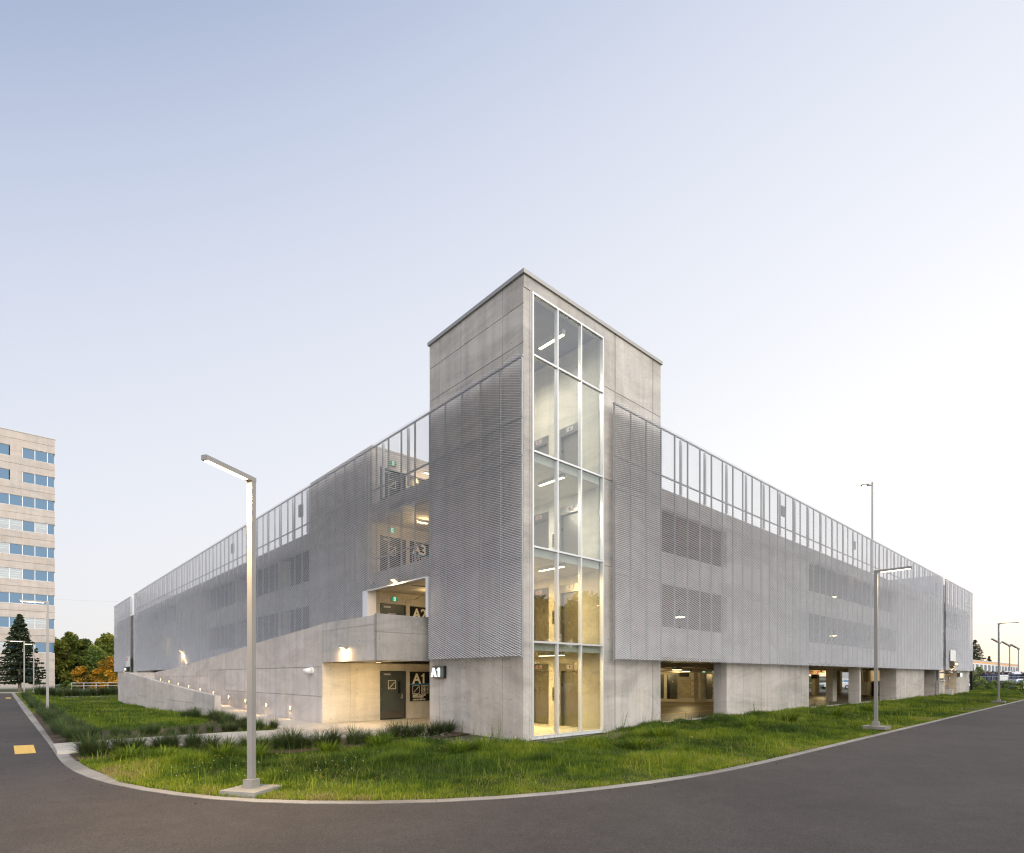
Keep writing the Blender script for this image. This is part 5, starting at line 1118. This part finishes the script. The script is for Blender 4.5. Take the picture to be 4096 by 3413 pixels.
def container(x, y, ang, L, label, H=2.0):
    t = thing('waste_container', label, 'waste container', (x, y, 0), 'blue waste containers'); c, s = math.cos(ang), math.sin(ang)
    m = MB(); m.obox((x, y, .25+H/2), L, 2.3, H-.06, ang); m.build('bin', M['cblue'], t)
    m = MB()
    for sg in (-1, 1): m.obox((x-s*sg*1.2, y+c*sg*1.2, .25+H), L+.1, .12, .12, ang)
    m.build('rim', M['cblue'], t); m = MB()
    for i in range(7):
        q = -L/2+L*(i+.5)/7
        for sg in (-1, 1): m.obox((x+c*q-s*sg*1.19, y+s*q+c*sg*1.19, .25+H/2), .12, .10, H-.2, ang)
    m.build('rib', M['cblue'], t)
    m = MB(); m.obox((x+s*1.26+c*.2, y-c*1.26+s*.2, 1.75), 1.3, .03, .85, ang); m.build('label_plate', M['white'], t)
    r = np.random.default_rng(int(x)); m = MB()
    for i in range(60):
        q, w_ = r.uniform(-L/2+.3, L/2-.3), r.uniform(-.9, .9); m.obox((x+c*q-s*w_, y+s*q+c*w_, .3+H+r.uniform(-.05, .30)), r.uniform(.3, 1.4), r.uniform(.05, .25), r.uniform(.03, .12), r.uniform(0, 6), r.uniform(-.5, .5))
    o = m.build('debris', M['debris'], t); o['kind'] = 'stuff'; return t
M['debris'] = simple('timber_debris', (.20, .14, .11), .9, vary=.6, nscale=4)
container(98.8, .6, R(-42), 5.2, 'blue waste container heaped with debris behind the lamp post')
container(103.6, -3.9, R(-42), 5.2, 'dark blue waste container at the right picture edge')
t = thing('covered_pile', 'white tarpaulin over a heap between the containers', 'tarpaulin', (106, 0, 0)); m = MB(); m.prism([(-1.5, .0), (1.6, .0), (1.9, 1.2), (1.0, 2.45), (-1.2, 2.5), (-1.9, 1.3)], 'y', -2.2, 2.4)
tp = m.build('sheet', simple('tarp', (.62, .63, .66), .6), t); tp.rotation_euler = (0, 0, R(40)); tp.location = (0, 0, 1.5); 
fn = thing('construction_fence', 'galvanised temporary fence before the waste containers', 'fence', (96, -3, 0)); fa = Vector((94.6, 2.2, 0)); fd = (Vector((101.5, -6.2, 0))-fa).normalized()
for i in range(6):
    p = fa+fd*2.1*i; m = MB(); m.tube(p, p+Vector((0, 0, 2.0)), .035, n=6); m.build('fence_post', M['steel'], fn)
    if i < 5:
        q = p+fd*2.1
        for z in (.15, 1.1, 1.95): m = MB(); m.tube(p+Vector((0, 0, z)), q+Vector((0, 0, z)), .022, n=5); m.build('fence_rail', M['steel'], fn)
        m = MB()
        for k in range(1, 14): w_ = p+(q-p)*k/14; m.tube(w_+Vector((0, 0, .15)), w_+Vector((0, 0, 1.95)), .006, n=4, cap=False)
        o = m.build('fence_wire', M['steel'], fn); o['kind'] = 'stuff'
t = thing('parked_car', 'silver parked car half hidden behind the waste containers', 'car', (99.2, -2.6, 0))
def car(t, x, y, ang, mat, L=4.4, W=1.8, H=1.62):
    rot = Matrix.Translation((x, y, 0)) @ Matrix.Rotation(ang, 4, 'Z'); z0 = -.02
    def put(m, name, mt, par=None, smooth=False):
        m.v = [tuple(rot @ Vector(p)) for p in m.v]; return m.build(name, mt, par or t, smooth)
    prof = [(-L/2, .42), (-L/2+.05, .80), (-L/2+.28, .98), (L/2-1.25, 1.0), (L/2-.25, .88), (L/2, .70), (L/2-.02, .40), (L/2-.3, .28), (-L/2+.3, .28)]
    m = MB(); n = len(prof); ys = [(-W/2, .93), (-W/2+.06, 1), (W/2-.06, 1), (W/2, .93)]
    vs = [(px*1.0, yy, z0+.28+(pz-.28)*k_) for yy, k_ in ys for px, pz in prof]
    fs = [tuple(range(n))[::-1], tuple(range(3*n, 4*n))] + [(j*n+i, j*n+(i+1) % n, (j+1)*n+(i+1) % n, (j+1)*n+i) for j in range(3) for i in range(n)]
    m.add(vs, fs); b = put(m, 'body', mat)
    cab = [(-L/2+.12, .97), (-L/2+.42, H-.10), (-L/2+.8, H), (L/2-2.2, H), (L/2-1.25, .985)]
    m = MB(); vs = [(px, sg*(W/2-.05-(pz-.97)*.30), z0+pz) for sg in (-1, 1) for px, pz in cab]; n = 5
    m.add(vs, [tuple(range(n))[::-1], tuple(range(n, 2*n))]+[(i, (i+1) % n, (i+1) % n+n, i+n) for i in range(n)]); put(m, 'cabin', mat)
    m = MB()
    for sg in (-1, 1):
        def sp(px, pz): return (px, sg*(W/2-.05-(pz-.97)*.30+.008), z0+pz)
        m.add([sp(-L/2+.42, 1.05), sp(-L/2+.62, H-.14), sp(-L/2+1.35, H-.10), sp(-L/2+1.35, 1.05)], [(0, 1, 2, 3)]); m.add([sp(-L/2+1.43, 1.05), sp(-L/2+1.43, H-.10), sp(L/2-2.25, H-.10), sp(L/2-1.5, 1.05)], [(0, 1, 2, 3)])
    put(m, 'side_window', M['oglass'])
    m = MB(); m.add([(L/2-1.30, -W/2+.12, z0+1.04), (L/2-1.30, W/2-.12, z0+1.04), (L/2-2.15, W/2-.28, z0+H-.02), (L/2-2.15, -W/2+.28, z0+H-.02)], [(0, 1, 2, 3)]); 
    m.v = [(p[0]+.015, p[1], p[2]+.015) for p in m.v]; put(m, 'windscreen', M['oglass'])
    for px in (-L/2+.85, L/2-.85):
        for sg in (-1, 1):
            m = MB(); m.tube((px, sg*(W/2-.20), z0+.33), (px, sg*(W/2+.01), z0+.33), .33, .33, 18); wh = put(m, 'wheel', M['black']); m = MB(); m.tube((px, sg*(W/2+.011), z0+.33), (px, sg*(W/2+.02), z0+.33), .21, .2, 14); put(m, 'rim', M['steel'], wh)
    for sg in (-1, 1):
        m = MB(); m.box(L/2-.20, sg*W/2-sg*.12, z0+.62, L/2-.02, sg*W/2-sg*.50, z0+.76); put(m, 'headlight', M['white']); m = MB(); m.box(-L/2-.005, sg*W/2-sg*.1, z0+.72, -L/2+.1, sg*W/2-sg*.4, z0+.9); put(m, 'tail_light', M['red'])
    for sg in (-1, 1): m = MB(); m.box(.62, sg*(W/2+.14), z0+.98, .80, sg*(W/2-.02), z0+1.1); put(m, 'mirror', mat)
car(t, 99.2, -2.6, R(-42), simple('car_silver', (.45, .46, .48), .3, .5))
t = thing('parked_car', 'white parked car seen through the open garage bay', 'car', (84.6, 18.1, 0)); car(t, 84.6, 18.1, R(137), simple('car_white', (.75, .76, .78), .25))
# yard behind the garage: storage racks, shrubs, pale box
t = thing('storage_rack', 'stacked storage racks in the yard behind the garage', 'storage rack', (94, 28, 0)); 
for i in range(5):
    for j in range(4):
        m = MB(); m.box(93+i*.6, 22+i*1.8+j*.01, .3+j*.7, 95+i*.6, 23.6+i*1.8, .55+j*.7); m.build('pallet', M['debris'] if (i+j) % 3 else M['steel'], t)
for i in range(6): m = MB(); m.tube((92.8+i*.6, 21.9+i*1.8, -.05), (92.8+i*.6, 21.9+i*1.8, 3.3), .05); m.build('upright', M['steel'], t)
for i, (x, y, h, rd) in enumerate(((88, 23, 1.9, 1.6), (89, 26, 1.7, 1.6), (90, 20, 1.6, 1.5), (92.5, 17.5, 2.0, 1.8), (95, 15.5, 2.1, 1.9), (87, 29, 1.8, 1.8))): tree('yard_shrub', 'dark shrub, %s in the row behind the white parked car' % ORD[i], x, y, -.1, h, rd, M['leaf_green'], 900, .12, 600+i, .06, .03, 'shrubs behind the white car', 'shrub', blobs=12)
part('pale_shed', M['white'], (104, 16, -.1, 112, 24, 4.2)); o = COL.objects['pale_shed']; o.parent = None; o.location = WPOS['pale_shed']; tag(o, 'pale shed wall seen through the garage behind the car', 'shed')
# floodlight masts and pylon sign
for (x, y, zt, lb) in ((134.1, 2.74, 7.8, 'floodlight mast left of the pair beside the far lamp post'), (135.4, 1.57, 7.25, 'floodlight mast nearest the pylon sign'), (131, 3.9, 8.3, 'floodlight mast half hidden by the far lamp post')):
    t = thing('floodlight_mast', lb, 'floodlight mast', (x, y, 0), 'floodlight masts'); m = MB(); m.tube((x, y, -.2), (x, y, zt), .13, .10, 8); m.build('pole', M['post'], t)
    u = Vector((-VB, VA, 0)); m = MB(); c = Vector((x, y, zt+.1)); m.obox(c, .5, .4, .28); m.tube(c, c+u*1.3+Vector((0, 0, .75)), .06)
    m.build('bracket', M['post'], t)
    for q in (.55, 1.15): m = MB(); m.obox(c+u*q+Vector((0, 0, .05+.55*q)), .8, .55, .16, math.atan2(u.y, u.x), -.5); m.build('floodlight', M['post'], t)
t = thing('pylon_sign', 'tall dark red pylon sign with white panel behind the white building', 'sign', (190, -2, 0)); m = MB(); m.obox((190, -2.3, 3), .6, .6, 6.2, 0); m.build('column', M['post'], t); m = MB(); m.obox((190, -2.3, 6.9), .7, 2.6, 4.6, R(42)); m.build('cabinet', simple('sign_maroon', (.16, .05, .05), .5), t); m = MB(); m.obox((189.65, -2.6, 6.5), .1, 1.5, 1.5, R(42)); m.build('panel', M['white'], t)
# overhead wires
for nm, a, b, lb in (('left', (-40, 170, 21), (40, 150, 22), 'thin overhead wire crossing the sky left of the garage'), ('right', (140, 60, 13.5), (170, -40, 15), 'thin overhead wire above the white building')):
    t = MB(); P = [Vector(a)+(Vector(b)-Vector(a))*i/10-Vector((0, 0, 1.0*math.sin(math.pi*i/10))) for i in range(11)]
    for p, q in zip(P[:-1], P[1:]): t.tube(p, q, .011, n=4, cap=False)
    tag(t.build('overhead_wire', M['post']), lb, 'wire')
